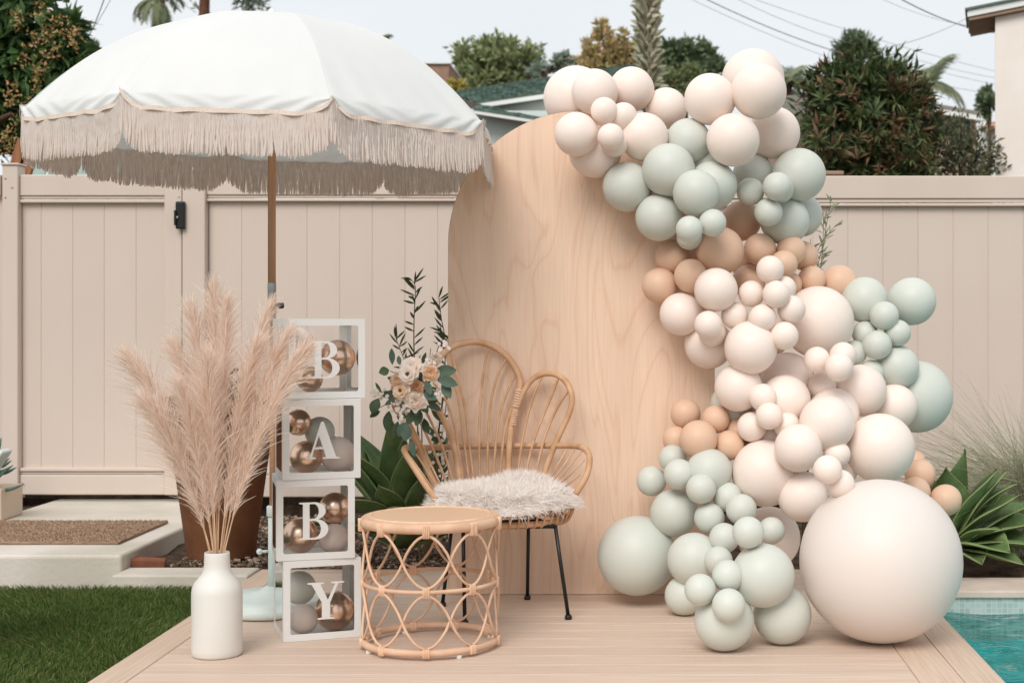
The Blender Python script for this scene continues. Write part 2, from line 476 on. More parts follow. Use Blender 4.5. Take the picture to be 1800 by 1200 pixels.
# ------------------------------------------------------------------ fence and gate
YF = 9.0
def zf(py): return H - (py - PY) / F * YF
def xf(px): return (px - PX) / F * YF
M_screw = mat('screw_head', C(190, 184, 176), .4, .5, metal=.6)
M_black = mat('black_metal', C(22, 24, 23), .4, .4)
def fence_boards(root, seams, z0, z1, yb):
    for a, b2 in zip(seams[:-1], seams[1:]):
        wdt = b2 - a - .0022
        mb = MB(); mb.rbox(-wdt / 2, wdt / 2, -.011, .011, 0, z1 - z0, .0028, 2)
        link('fence_board', mb.mesh('fence_board', M_fence), root, ((a + b2) / 2, yb + .011, z0))
def backing(root, x0, x1, z0, z1, yb):
    mb = MB(); mb.box(x0, x1, yb + .0035, yb + .030, z0, z1); mb.obj('backing', M_fence, root)
def rail(root, name, x0, x1, z0, z1, yb, dep=.045):
    mb = MB(); mb.rbox(x0, x1, yb - dep + .011, yb + .03, z0, z1, .006, 2); mb.obj(name, M_fence, root)
def bead(root, x0, x1, z0, z1, yb, dep=.03):
    mb = MB(); mb.rbox(x0, x1, yb - dep, yb + .0075, z0, z1, .004, 2); mb.obj('moulding', M_fence, root)
# right section
fr_ = thing('fence', 'beige vinyl board fence section right of the balloons behind agave', 'fence', (xf(1500), YF, .0), 'beige vinyl fence sections')
sR = [xf(1121 + 61.7 * k - .9) for k in range(0, 13)] + [xf(1121 + 61.7 * 14)]
fence_boards(fr_, sR, zf(826), zf(362), YF)
fence_boards(fr_, [sR[-1], sR[-1] + .2, sR[-1] + .4, sR[-1] + .6, sR[-1] + .8], zf(826), zf(362), YF)
xe = sR[-1] + .8
backing(fr_, sR[0], xe, zf(830), zf(358), YF)
rail(fr_, 'top_rail', xf(1121), xe, zf(350), zf(310), YF)
bead(fr_, xf(1121), xe, zf(356.5), zf(351), YF, .024); bead(fr_, xf(1121), xe, zf(363), zf(358), YF, .036)
rail(fr_, 'bottom_rail', xf(1121), xe, zf(872), zf(834), YF)
bead(fr_, xf(1121), xe, zf(833), zf(826), YF)
mb = MB(); mb.rbox(xf(1085), xf(1121), YF - .06, YF + .06, -.1, zf(300), .008); mb.obj('post', M_fence, fr_)
# left section
fl = thing('fence', 'beige vinyl board fence section between the gate latch and wooden backdrop', 'fence', (xf(720), YF, .0), 'beige vinyl fence sections')
sL = [xf(367.5)] + [xf(425 + 57.4 * k) for k in range(12)] + [xf(1085)]
fence_boards(fl, sL, zf(826), zf(353), YF)
backing(fl, sL[0], sL[-1], zf(830), zf(350), YF)
rail(fl, 'top_rail', xf(366), xf(1085), zf(343.5), zf(309), YF)
bead(fl, xf(366), xf(1085), zf(348.5), zf(344), YF, .024); bead(fl, xf(366), xf(1085), zf(354.5), zf(350), YF, .036)
rail(fl, 'bottom_rail', xf(366), xf(1085), zf(872), zf(834), YF); bead(fl, xf(366), xf(1085), zf(833), zf(826), YF)
mb = MB(); mb.rbox(xf(326), xf(366), YF - .065, YF + .06, -.1, zf(303), .008); mb.obj('post', M_fence, fl)
mb = MB(); mb.rbox(xf(322), xf(370), YF - .078, YF + .073, zf(303), zf(297), .006); mb.obj('post_cap', M_fence, fl)
# gate
ga = thing('gate', 'beige vinyl board gate with a black latch above the concrete step', 'gate', (xf(180), YF, .12))
fence_boards(ga, [xf(v) for v in (39, 72.5, 128, 183.5, 239.5, 295)], zf(826), zf(356), YF)
backing(ga, xf(39.5), xf(292.8), zf(830), zf(352), YF)
rail(ga, 'top_rail', xf(39), xf(293), zf(345), zf(308), YF); bead(ga, xf(39), xf(293), zf(350), zf(345.6), YF, .024); bead(ga, xf(39), xf(293), zf(357), zf(351.5), YF, .036)
rail(ga, 'bottom_rail', xf(39), xf(293), zf(868), zf(833), YF); bead(ga, xf(39), xf(293), zf(832.3), zf(828), YF, .024); bead(ga, xf(39), xf(293), zf(827), zf(821), YF, .036)
mb = MB(); mb.rbox(xf(293.3), xf(324), YF - .05, YF + .035, zf(868), zf(305), .006); mb.obj('stile', M_fence, ga)
mb = MB(); mb.rbox(xf(11), xf(38.6), YF - .06, YF + .05, zf(876), zf(292), .007); mb.obj('hinge_stile', M_fence, ga)
mb = MB(); mb.rbox(xf(9), xf(41), YF - .07, YF + .06, zf(292), zf(288.5), .004); mb.obj('stile_cap', M_fence, ga)
la = MB(); la.rbox(xf(317), xf(333), YF - .098, YF - .066, zf(404), zf(356), .008, 3)
lo_ = la.obj('latch', M_black, ga)
la = MB(); la.tube([(xf(318), YF - .11, zf(372)), (xf(318), YF - .11, zf(398))], .007, 8); la.obj('latch_lever', M_black, lo_)
la = MB(); la.sphere((xf(321), YF - .105, zf(384)), .008, 8, 6); la.obj('latch_lock', M_screw, lo_)
for (a, b2) in ((29, 331), (17, 315), (17, 348), (298, 325), (319, 347), (45, 847)):
    mb = MB(); mb.sphere((xf(a), YF - (.062 if a < 40 else .05), zf(b2)), .006, 8, 5); mb.obj('screw', M_screw, ga)
# the next fence run beyond the gate, at the frame edge
fe = thing('fence', 'beige vinyl fence sliver past the gate hinge at left frame edge', 'fence', (xf(-60), YF, 0), 'beige vinyl fence sections')
fence_boards(fe, [xf(5 - 57 * k) for k in range(19, -1, -1)], zf(868), zf(350), YF + .01)
rail(fe, 'top_rail', xf(5 - 57 * 19), xf(5), zf(345), zf(308), YF)
mb = MB(); mb.box(xf(5), xf(11), YF + .035, YF + .06, 0, zf(310)); mb.obj('gap_shade_strip', M_dark, fe)  # dark-coloured strip set behind the open gap to stand in for its shade
# ------------------------------------------------------------------ arched wooden backdrop
M_ply = bpy.data.materials.new('plywood'); M_ply.use_nodes = True
t = M_ply.node_tree; b = t.nodes['Principled BSDF']; nn, ln = t.nodes.new, t.links.new
b.inputs['Roughness'].default_value = .6; b.inputs['Specular IOR Level'].default_value = .2
co = nn('ShaderNodeTexCoord'); ma = nn('ShaderNodeMapping'); ma.inputs['Scale'].default_value = (2.8, 1, .62)
n1 = nn('ShaderNodeTexNoise'); n1.inputs['Scale'].default_value = 1.25; n1.inputs['Detail'].default_value = 2.2; n1.inputs['Distortion'].default_value = 1.3
mu = nn('ShaderNodeMath'); mu.operation = 'MULTIPLY'; mu.inputs[1].default_value = 10.0
fc = nn('ShaderNodeMath'); fc.operation = 'FRACT'
r1 = nn('ShaderNodeValToRGB')     # growth-ring figure: thin darker lines on a broad pale ground
e = r1.color_ramp.elements; e[0].position = 0; e[0].color = C(231, 198, 172); e[1].position = 1; e[1].color = C(234, 202, 177)
k = e.new(.10); k.color = C(227, 193, 167); k = e.new(.20); k.color = C(233, 203, 179); k = e.new(.7); k.color = C(235, 206, 182)
m2 = nn('ShaderNodeMapping'); m2.inputs['Scale'].default_value = (70, 1, 2.2)
n2 = nn('ShaderNodeTexNoise'); n2.inputs['Scale'].default_value = 2; n2.inputs['Detail'].default_value = 5
r2 = nn('ShaderNodeValToRGB'); r2.color_ramp.elements[0].position = .3; r2.color_ramp.elements[0].color = (.88, .865, .85, 1); r2.color_ramp.elements[1].position = .6; r2.color_ramp.elements[1].color = (1, 1, 1, 1)
m3 = nn('ShaderNodeMapping'); m3.inputs['Scale'].default_value = (4.5, 1, .5)
n3 = nn('ShaderNodeTexNoise'); n3.inputs['Scale'].default_value = 1.4; n3.inputs['Detail'].default_value = 2
r3 = nn('ShaderNodeValToRGB'); r3.color_ramp.elements[0].position = .3; r3.color_ramp.elements[0].color = (.90, .885, .87, 1); r3.color_ramp.elements[1].position = .66; r3.color_ramp.elements[1].color = (1.0, 1.0, 1.0, 1)
x1_ = nn('ShaderNodeMixRGB'); x1_.blend_type = 'MULTIPLY'; x1_.inputs[0].default_value = .62
x2_ = nn('ShaderNodeMixRGB'); x2_.blend_type = 'MULTIPLY'; x2_.inputs[0].default_value = 1
ln(co.outputs['Object'], ma.inputs[0]); ln(ma.outputs[0], n1.inputs['Vector']); ln(n1.outputs['Fac'], mu.inputs[0]); ln(mu.outputs[0], fc.inputs[0]); ln(fc.outputs[0], r1.inputs[0])
ln(co.outputs['Object'], m2.inputs[0]); ln(m2.outputs[0], n2.inputs['Vector']); ln(n2.outputs['Fac'], r2.inputs[0])
ln(co.outputs['Object'], m3.inputs[0]); ln(m3.outputs[0], n3.inputs['Vector']); ln(n3.outputs['Fac'], r3.inputs[0])
ln(r1.outputs[0], x1_.inputs[1]); ln(r2.outputs[0], x1_.inputs[2]); ln(x1_.outputs[0], x2_.inputs[1]); ln(r3.outputs[0], x2_.inputs[2]); ln(x2_.outputs[0], b.inputs['Base Color'])
M_edge = mat('ply_edge', C(176, 134, 100), .7, .2, C(150, 112, 84), 40, stretch=(1, 1, .2))
YB = 6.44
kx = YB / F
bxc, bR = (788 + 234 - PX) * kx, 234 * kx
bzc = H - (429 - PY) * kx
bd = thing('backdrop', 'tall arched plywood backdrop board standing on the deck behind the chair', 'backdrop', (bxc, YB, 0))
prof = [(bxc - bR, .002), (bxc + bR, .002)] + [(bxc + bR * math.cos(a), bzc + bR * math.sin(a)) for a in np.linspace(0, math.pi, 60)]
nP = len(prof)
mb = MB()
mb.add([(x, YB, z) for x, z in prof] + [(x, YB + .018, z) for x, z in prof], [tuple(range(nP)), tuple(range(2 * nP - 1, nP - 1, -1))])
o = mb.obj('plywood_face', M_ply, bd)
mb = MB()      # the edge banding, a hair proud
mb.add([(x, YB + .0005, z) for x, z in prof] + [(x, YB + .0175, z) for x, z in prof] +
       [(bxc + (x - bxc) * 1.0015, YB + .0005, bzc + (z - bzc) * 1.0015 if z > .01 else z) for x, z in prof] + [(bxc + (x - bxc) * 1.0015, YB + .0175, bzc + (z - bzc) * 1.0015 if z > .01 else z) for x, z in prof],
       [(2 * nP + i, 2 * nP + (i + 1) % nP, 3 * nP + (i + 1) % nP, 3 * nP + i) for i in range(1, nP)])
mb.obj('board_edge', M_edge, bd)
mb = MB(); mb.rbox(bxc - .4, bxc - .33, YB + .02, YB + .06, .001, 1.5, .004, 1); mb.obj('brace', M_edge, bd)
mb = MB(); mb.rbox(bxc + .33, bxc + .4, YB + .02, YB + .06, .001, 1.5, .004, 1); mb.obj('brace', M_edge, bd)
mb = MB(); mb.rbox(bxc - .42, bxc + .42, YB + .061, YB + .36, .001, .04, .004, 1); mb.obj('brace_foot', M_edge, bd)

# ------------------------------------------------------------------ umbrella
M_canvas = mat('canvas_white', C(238, 239, 238), .85, .1, C(234, 236, 235), 3, transl=.27, bump=.05, bscale=900)
M_fringe = mat('fringe_cotton', C(250, 241, 234), .9, .05, C(246, 234, 225), 30, transl=.42)
M_trim = mat('braid_trim', C(238, 222, 210), .9, .05, C(222, 202, 186), 200)
M_pole = mat('pole_wood', C(210, 166, 132), .5, .3, C(192, 146, 112), 3, stretch=(20, 20, 1), detail=5)
M_steel = mat('steel', C(150, 152, 148), .28, .5, metal=.9)
M_white = mat('white_plastic', C(222, 228, 226), .4, .4)
M_mint = mat('pale_mint_plastic', C(214, 226, 220), .4, .4)
UC = Vector((-1.577, 6.1, 0)); UR = .935; ZR = 2.0; RISE = .437
um = thing('umbrella', 'white patio umbrella with cream rope fringe on a wooden pole', 'umbrella', (UC.x, UC.y, .02))
def rim_tip(k):
    a = math.radians(18 + 45 * k)
    x, y = UC.x + UR * math.cos(a), UC.y - UR * math.sin(a)
    return Vector((x, y, ZR - .02 * math.cos(a)))
apex = Vector((UC.x, UC.y, ZR + RISE))
def rib_pt(k, v):
    tp = rim_tip(k)
    q = apex.lerp(tp, v); q.z = tp.z + (apex.z - tp.z) * (1 - v ** 2.5)
    return q
def drop(u): return .064 * (1 - abs(2 * u - 1) ** 10)
def canopy_pt(k, u, v):
    a, b2 = rib_pt(k, v), rib_pt(k + 1, v)
    q = a.lerp(b2, u)
    sag = .03 * v * v * (1 - (2 * u - 1) ** 2)
    c = Vector((UC.x, UC.y, q.z)); dv = (q - c)
    if dv.length > 1e-5: q = q + dv.normalized() * sag * .6
    if v > .8:
        wv = (v - .8) / .2
        q.z += .0045 * wv * math.sin(34 * u + 5 * k + 6 * v) * (abs(2 * u - 1) ** .7)
    return q
VAL_OUT = .018
def skirt_pt(k, u, t):
    """canopy from the apex (t = 0) over the rim (t = 1) and down the scalloped valance (t = 1.3)"""
    if t <= 1: return canopy_pt(k, u, t)
    v = (t - 1) / .3
    q = canopy_pt(k, u, 1.0); c = Vector((UC.x, UC.y, q.z)); dv = (q - c).normalized()
    e_ = abs(2 * u - 1); side = 1 if u > .5 else -1
    fold = .0075 * math.sin(40 * u + 3 * k + 9 * v * side) * (.35 + .65 * e_) * math.sin(min(1, v * 1.6) * 1.57)
    return q + Vector((0, 0, -drop(u) * v ** 1.35)) + dv * (VAL_OUT * math.sin(1.57 * v) + fold)
for k in range(8):
    mb = MB()
    mb.grid(lambda u, v, k=k: skirt_pt(k, u, 1.3 * v), 48, 30)
    mb.obj('canopy_panel', M_canvas, um, True)
    def val(u, v, k=k): return skirt_pt(k, u, 1 + .3 * v)
    # braid and fringe
    edge = [val(u, 1.0) for u in np.linspace(0, 1, 41)]
    tb = MB()
    dvs = [(q - Vector((UC.x, UC.y, q.z))).normalized() for q in edge]
    V = [q + d_ * .004 + Vector((0, 0, .008)) for q, d_ in zip(edge, dvs)] + [q + d_ * .004 + Vector((0, 0, -.008)) for q, d_ in zip(edge, dvs)]
    tb.add(V, [(i, i + 1, 42 + i, 41 + i) for i in range(40)])
    tb.obj('braid_trim', M_trim, um)
nst = 132; SG = 8; SD = 4
V = []; Q = []
for k in range(8):
    for s in range(nst):
        u = (s + .5) / nst
        q = canopy_pt(k, u, 1.0); c = Vector((UC.x, UC.y, q.z)); dv = (q - c).normalized()
        q = q + Vector((0, 0, -drop(u) - .004)) + dv * .016
        L_ = .150 * random.uniform(.97, 1.04)
        tang = Vector((-dv.y, dv.x, 0))
        sx, ph, out_ = random.gauss(0, .0035), random.uniform(0, 6.28), random.gauss(.002, .003)
        if random.random() < .06: sx *= 3
        base = len(V); r0 = .0042 * random.uniform(.9, 1.12)
        for i in range(SG + 1):
            t_ = i / SG
            pt = q + Vector((0, 0, -L_ * t_)) + tang * (sx * t_ * t_ + .0018 * math.sin(ph + 7 * t_)) + dv * (out_ * t_ * t_)
            rr = r0 * (1 + .2 * math.sin(ph + i * 2.6)) * (1 if i < SG else .45)
            for m in range(SD):
                an = 2 * math.pi * m / SD + .78
                V.append(pt + (tang * math.cos(an) * 1.5 + dv * math.sin(an) * .55) * rr)
        for i in range(SG):
            for m in range(SD):
                m2_ = (m + 1) % SD
                Q.append((base + i * SD + m, base + i * SD + m2_, base + (i + 1) * SD + m2_, base + (i + 1) * SD + m))
V = np.array([tuple(p) for p in V]) - np.array(tuple(ORG[um]))
o = link('fringe', np_mesh('fringe', V, Q, M_fringe, True), um); o['kind'] = 'stuff'
for k in range(8):
    mb = MB(); mb.tube([rib_pt(k, v) - Vector((0, 0, .012)) for v in np.linspace(.03, .99, 14)], .005, 6); mb.obj('rib', M_white, um)
    mb = MB(); mb.tube([Vector((UC.x, UC.y, 2.08)), rib_pt(k, .52) - Vector((0, 0, .018))], .004, 6); mb.obj('strut', M_white, um)
mb = MB(); mb.lathe([(.03, 2.05), (.034, 2.06), (.034, 2.10), (.026, 2.12)], (UC.x, UC.y, 0), 16); mb.obj('runner', M_white, um, True)
mb = MB(); mb.lathe([(.05, -.012), (.045, .003), (.024, .010), (.016, .022), (.014, .034), (.008, .040), (.002, .042)], (UC.x, UC.y, apex.z), 16); mb.obj('finial', M_white, um, True)
mb = MB(); mb.tube([(UC.x, UC.y, H - (497 - PY) / F * 6.1), (UC.x, UC.y, apex.z - .02)], .0162, 20); mb.obj('upper_pole', M_pole, um, True)
zj0, zj1 = H - (527 - PY) / F * 6.1, H - (496.5 - PY) / F * 6.1
mb = MB(); mb.lathe([(.0172, zj0), (.0176, zj0 + .003), (.0176, zj1 - .003), (.0172, zj1)], (UC.x, UC.y, 0), 20); mb.obj('tilt_sleeve', M_steel, um, True)
mb = MB(); mb.lathe([(.011, zj0 - .06), (.016, zj0 - .05), (.016, zj0 - .012), (.012, zj0 - .002)], (UC.x + .004, UC.y, 0), 16); o = mb.obj('tilt_joint', M_steel, um, True)
k_ = MB(); k_.tube([(UC.x + .02, UC.y - .01, zj0 - .022), (UC.x + .034, UC.y - .012, zj0 - .022)], [.006, .006], 10); k_.lathe([(.012, -.012), (.015, 0), (.012, .012)], (UC.x + .04, UC.y - .012, zj0 - .024), 10); k_.obj('knob', M_black, o, True)
mb = MB(); mb.tube([(UC.x + .006, UC.y, zj0 - .11), (UC.x + .004, UC.y, zj0 - .055)], .0125, 16); mb.obj('steel_tube', M_steel, um, True)
zc = H - (888 - PY) / F * 6.1
mb = MB(); mb.tube([(UC.x + .006, UC.y, zc + .001), (UC.x + .006, UC.y, zj0 - .111)], .0155, 16); mb.obj('lower_pole', M_pole, um, True)
# base
ub = thing('parasol_stand', 'round pale mint umbrella stand on the deck behind the vase', 'umbrella stand', (UC.x, UC.y, 0))
mb = MB(); mb.lathe([(.215, .001), (.232, .006), (.236, .02), (.236, .038), (.229, .042), (.229, .050), (.222, .058), (.19, .064), (.05, .085), (.03, .1)], (UC.x, UC.y, 0), 64); mb.obj('weight', M_mint, ub, True)
mb = MB(); mb.tube([(UC.x + .006, UC.y, .085), (UC.x + .006, UC.y, zc - .04)], .021, 20); mb.obj('tube', M_mint, ub, True)
mb = MB(); mb.lathe([(.024, zc - .045), (.027, zc - .04), (.027, zc - .006), (.024, zc)], (UC.x + .006, UC.y, 0), 20); mb.obj('collar', M_white, ub, True)
mb = MB(); mb.tube([(UC.x - .012, UC.y - .01, .245), (UC.x - .04, UC.y - .02, .245)], .006, 8); mb.sphere((UC.x - .045, UC.y - .022, .245), .013, 10, 8); mb.obj('knob', M_white, ub, True)

# ------------------------------------------------------------------ vase
M_vase = mat('matte_ceramic', C(219, 216, 209), .5, .35, C(214, 210, 202), 5)
VX, VY = P(381.5, 1150, 5.30).x, 5.30
va = thing('vase', 'matte white bottle vase on the deck holding pampas grass', 'vase', (VX, VY, 0))
mb = MB()
mb.lathe([(.078, .0), (.084, .002), (.0885, .010), (.0888, .03), (.0888, .225), (.0865, .243), (.078, .262), (.062, .281), (.051, .296), (.0465, .312), (.0445, .335), (.0440, .365), (.0425, .369), (.040, .365), (.040, .30), (.05, .28)], (VX, VY, 0), 64, True, False)
mb.obj('vase_body', M_vase, va, True)

# ------------------------------------------------------------------ pampas grass
M_pam = mat('pampas', C(250, 236, 225), .9, .05, transl=.4, island=[C(222, 190, 166), C(250, 234, 221), C(253, 244, 236), C(236, 208, 186), C(251, 238, 227), C(246, 226, 210)])
M_stalk = mat('dry_stalk', C(216, 184, 152), .8, .1, C(196, 160, 128), 10, stretch=(8, 8, 1))
pam = [  # tip px, py, depth offset, half width px, hairs, lean sign, label
    (236, 642, .03, 30, 1450, 'pampas plume at the far left bending lowest over the lawn side'),
    (262, 715, -.10, 26, 1062, 'short pampas plume drooping left in front of the far left plume'),
    (310, 618, .08, 26, 1159, 'pampas plume second from left leaning gently left behind others'),
    (338, 556, .02, 26, 1352, 'tall pampas plume left of the tallest one, nearly upright'),
    (376, 520, .06, 27, 1450, 'tallest pampas plume rising upright above the middle of the vase'),
    (399, 540, -.02, 22, 1255, 'tall slim pampas plume just right of the tallest one'),
    (318, 690, -.14, 22, 1159, 'front pampas plume low at the left centre of the bunch'),
    (364, 640, -.12, 26, 1255, 'front middle pampas plume standing straight out of the vase'),
    (450, 612, -.04, 24, 1207, 'pampas plume right of the green gap, pale and upright'),
    (471, 548, .05, 23, 1352, 'tall pampas plume leaning right in front of the umbrella pole'),
    (500, 598, -.02, 24, 1255, 'pampas plume leaning right across the top letter box edge'),
    (530, 622, -.07, 26, 1352, 'rightmost pampas plume spilling across the boxes with B and A'),
]
for (tx, ty, dy, hw, nh, lab) in pam:
    tip = P(tx, ty, VY + dy)
    mouth = Vector((VX + (tip.x - VX) * .08, VY + dy * .12, .355))
    foot = Vector((VX - (tip.x - VX) * .12, VY - dy * .1, .03))
    up = mouth + Vector(((tip.x - VX) * .28, dy * .35, (tip.z - mouth.z) * .42))
    m2 = mouth + Vector(((tip.x - VX) * .62, dy * .7, (tip.z - mouth.z) * .78))
    cur = spline([foot, mouth, up, m2, tip], 60)
    cur = cur[len(cur) // 4:]
    r_ = thing('pampas_grass', lab, 'pampas grass', tuple(foot), 'pampas plumes in the white vase')
    mb = MB(); mb.tube([foot] + cur[:int(len(cur) * .9)], [.0028] * 3 + list(np.linspace(.0026, .0008, int(len(cur) * .9) - 2)), 5); mb.obj('stalk', M_stalk, r_)
    A = np.array([tuple(p) for p in cur]); nA = len(A)
    tt = .13 + .87 * rng.beta(1.35, 1.15, nh)
    idx = np.clip(tt * (nA - 1), 0, nA - 1.001); i0 = idx.astype(int); f = (idx - i0)[:, None]
    B0 = A[i0] * (1 - f) + A[i0 + 1] * f
    T = A[np.minimum(i0 + 1, nA - 1)] - A[np.maximum(i0 - 1, 0)]; T /= np.linalg.norm(T, axis=1, keepdims=True)
    Rd = rand_dirs(nh); Rd -= T * np.sum(T * Rd, axis=1, keepdims=True); Rd /= np.linalg.norm(Rd, axis=1, keepdims=True)
    prof_ = np.sin(np.pi * np.clip((tt - .14) / .9, 0.02, 1) ** .8) ** .7
    W = hw * 5.3 / F * .86
    L_ = (W * 3.5) * (.35 + .65 * prof_) * rng.uniform(.6, 1.15, nh)
    flick = rng.random(nh) < .22
    sp_ = np.where(flick, rng.uniform(.35, .75, nh), rng.uniform(.04, .34, nh)) * (.6 + .5 * prof_)
    side = np.sign(tip.x - VX)
    dirv = T * np.cos(sp_)[:, None] + Rd * np.sin(sp_)[:, None]
    P1 = B0 + dirv * (L_ * .5)[:, None]
    dr = np.stack([np.full(nh, side * .10) * rng.uniform(0, 1, nh), rng.normal(0, .05, nh), -rng.uniform(.02, .34, nh)], 1)
    d2 = dirv + dr + Rd * .12
    P2 = P1 + d2 / np.linalg.norm(d2, axis=1, keepdims=True) * (L_ * .5)[:, None]
    og = np.array(tuple(foot))
    o = link('plume', strips('plume', B0 - og, P1 - og, P2 - og, rng.uniform(.0013, .0027, nh), M_pam, (1, .9, .35), Rd + np.array([0, -.9, .5]), .85), r_); o['kind'] = 'stuff'

# ------------------------------------------------------------------ letter boxes
M_card = mat('white_card', C(232, 231, 227), .6, .25, transl=.2)
M_film = bpy.data.materials.new('clear_film'); M_film.use_nodes = True
t = M_film.node_tree; t.nodes.remove(t.nodes['Principled BSDF']); nn, ln = t.nodes.new, t.links.new
tr = nn('ShaderNodeBsdfTransparent'); tr.inputs['Color'].default_value = (.99, .988, .985, 1)
gl = nn('ShaderNodeBsdfGlossy'); gl.inputs['Roughness'].default_value = .04
fr = nn('ShaderNodeFresnel'); fr.inputs['IOR'].default_value = 1.45
ms = nn('ShaderNodeMixShader')
ln(fr.outputs[0], ms.inputs[0]); ln(tr.outputs[0], ms.inputs[1]); ln(gl.outputs[0], ms.inputs[2]); ln(ms.outputs[0], t.nodes['Material Output'].inputs['Surface'])
BS, BH = .288, .2995
def rrect(w_, h_, r, n=5):
    pts = []
    for (cx, cy, a0) in ((w_ / 2 - r, h_ / 2 - r, 0), (-w_ / 2 + r, h_ / 2 - r, 90), (-w_ / 2 + r, -h_ / 2 + r, 180), (w_ / 2 - r, -h_ / 2 + r, 270)):
        for i in range(n + 1):
            a = math.radians(a0 + 90 * i / n); pts.append((cx + r * math.cos(a), cy + r * math.sin(a)))
    return pts
def window_plate(mb, w_, h_, bord, r, th_, M):
    o_ = rrect(w_, h_, .003); i_ = rrect(w_ - 2 * bord, h_ - 2 * bord, r); n = len(o_)
    V = [M @ Vector((x, -th_ / 2, z)) for x, z in o_] + [M @ Vector((x, -th_ / 2, z)) for x, z in i_] + [M @ Vector((x, th_ / 2, z)) for x, z in o_] + [M @ Vector((x, th_ / 2, z)) for x, z in i_]
    Fc = []
    for k in range(n):
        k2 = (k + 1) % n
        Fc += [(k, k2, n + k2, n + k), (3 * n + k, 3 * n + k2, 2 * n + k2, 2 * n + k), (k, 2 * n + k, 2 * n + k2, k2), (n + k, n + k2, 3 * n + k2, 3 * n + k)]
    mb.add(V, Fc)
def arc(cx, cy, rx, ry, a0, a1, n=14):
    return [(cx + rx * math.cos(math.radians(a0 + (a1 - a0) * i / n)), cy + ry * math.sin(math.radians(a0 + (a1 - a0) * i / n))) for i in range(n + 1)]
LET = {
    'B': ([[(0, 0), (0, .03), (.11, .05), (.11, .95), (0, .97), (0, 1), (.44, 1)] + arc(.44, .765, .32, .235, 82, -72) + arc(.46, .272, .38, .272, 68, -90)],
          [[(.30, .955), (.30, .555), (.40, .555)] + arc(.41, .755, .155, .20, -88, 88), [(.30, .505), (.30, .045), (.42, .045)] + arc(.43, .275, .195, .23, -88, 88)]),
    'A': ([[(-.02, 0), (.28, 0), (.28, .035), (.17, .05), (.238, .26), (.492, .26), (.565, .05), (.47, .035), (.47, 0), (.94, 0), (.94, .035), (.845, .05), (.50, 1.0), (.425, 1.0), (.11, .05), (-.02, .035)]],
          [[(.258, .31), (.361, .63), (.474, .31)]]),
    'Y': ([[(0, 1), (.44, 1), (.44, .965), (.345, .95), (.545, .52), (.74, .95), (.63, .965), (.63, 1), (.98, 1), (.98, .965), (.82, .95), (.605, .45), (.605, .05), (.72, .035), (.72, 0), (.27, 0), (.27, .035), (.385, .05), (.385, .45), (.11, .95), (0, .965)]], []),
}
def letter_mesh(ch, w_, h_, th_):
    cu = bpy.data.curves.new('letter', 'CURVE'); cu.dimensions = '2D'; cu.fill_mode = 'BOTH'; cu.extrude = th_ / 2
    for pts in LET[ch][0] + LET[ch][1]:
        s = cu.splines.new('POLY'); s.points.add(len(pts) - 1); s.use_cyclic_u = True
        for p_, (x, y) in zip(s.points, pts): p_.co = ((x - .45) * w_, (y - .5) * h_, 0, 1)
    ob = bpy.data.objects.new('letter_tmp', cu); COL.objects.link(ob)
    dg = bpy.context.evaluated_depsgraph_get(); dg.update()
    me = bpy.data.meshes.new_from_object(ob.evaluated_get(dg))
    bpy.data.objects.remove(ob); bpy.data.curves.remove(cu)
    me.transform(Matrix.Rotation(math.radians(90), 4, 'X'))
    me.materials.clear(); me.materials.append(M_card)
    return me
M_gold = mat('rose_gold_chrome', C(240, 206, 182), .27, .5, metal=1.0, rnd=.06)
def latex(name, c, tl, tc_, rough=.44):
    return mat(name, c, rough, .32, transl=tl, tcol=tc_, rnd=.02)      # thin rubber lets some light through
M_blush = latex('latex_blush', C(246, 230, 219), .08, C(254, 218, 192))
M_sage = latex('latex_sage', C(209, 212, 202), .06, C(214, 216, 196))
M_tan = latex('latex_tan', C(226, 190, 163), .08, C(236, 188, 148))
M_whiteb = latex('latex_white', C(230, 219, 211), .06, C(252, 222, 200))
# one balloon mesh per colour: a sphere drawn slightly towards the knot at its -Z end
def balloon_mesh(name, m, seg=48):
    mb = MB()
    pr = []
    for i in range(0, 29):
        a = -math.pi / 2 + math.pi * i / 28
        z = math.sin(a); r = math.cos(a)
        if z < 0: z = z * (1 + .05 * abs(z) ** 3)
        pr.append((max(r, .0), z))
    pr[0] = (.028, -1.052); pr[-1] = (.002, 1.0)
    pr = [(.045, -1.13), (.034, -1.11), (.02, -1.085)] + pr
    mb.lathe(pr, (0, 0, 0), seg)
    return mb.mesh(name, m, True)
BM = {'blush': balloon_mesh('balloon_blush', M_blush), 'sage': balloon_mesh('balloon_sage', M_sage), 'tan': balloon_mesh('balloon_tan', M_tan), 'white': balloon_mesh('balloon_white', M_whiteb, 96), 'gold': balloon_mesh('balloon_gold', M_gold)}
def balloon(loc, r, col, label, knot, group, jig=.015):
    o = bpy.data.objects.new('balloon', BM[col]); COL.objects.link(o)
    o.location = loc
    k = Vector(knot).normalized()
    o.rotation_euler = (-k).to_track_quat('Z', 'X').to_euler()
    s = 1 + random.uniform(-jig, jig)
    o.scale = (r, r, r * s)
    return tag(o, label, 'balloon', group)
boxes = [  # letter, front-left corner px at its base, base z, yaw, label
    ('Y', 498, 0.0, 21, 'white clear-sided box with letter Y at the bottom of the stack'),
    ('B', 485.5, 1, 17.5, 'white clear-sided box with letter B third down, just above the Y'),
    ('A', 496.5, 2, 19.5, 'white clear-sided box with letter A second from the top'),
    ('B', 507.5, 3, 26, 'white clear-sided box with letter B at the top of the stack'),
]
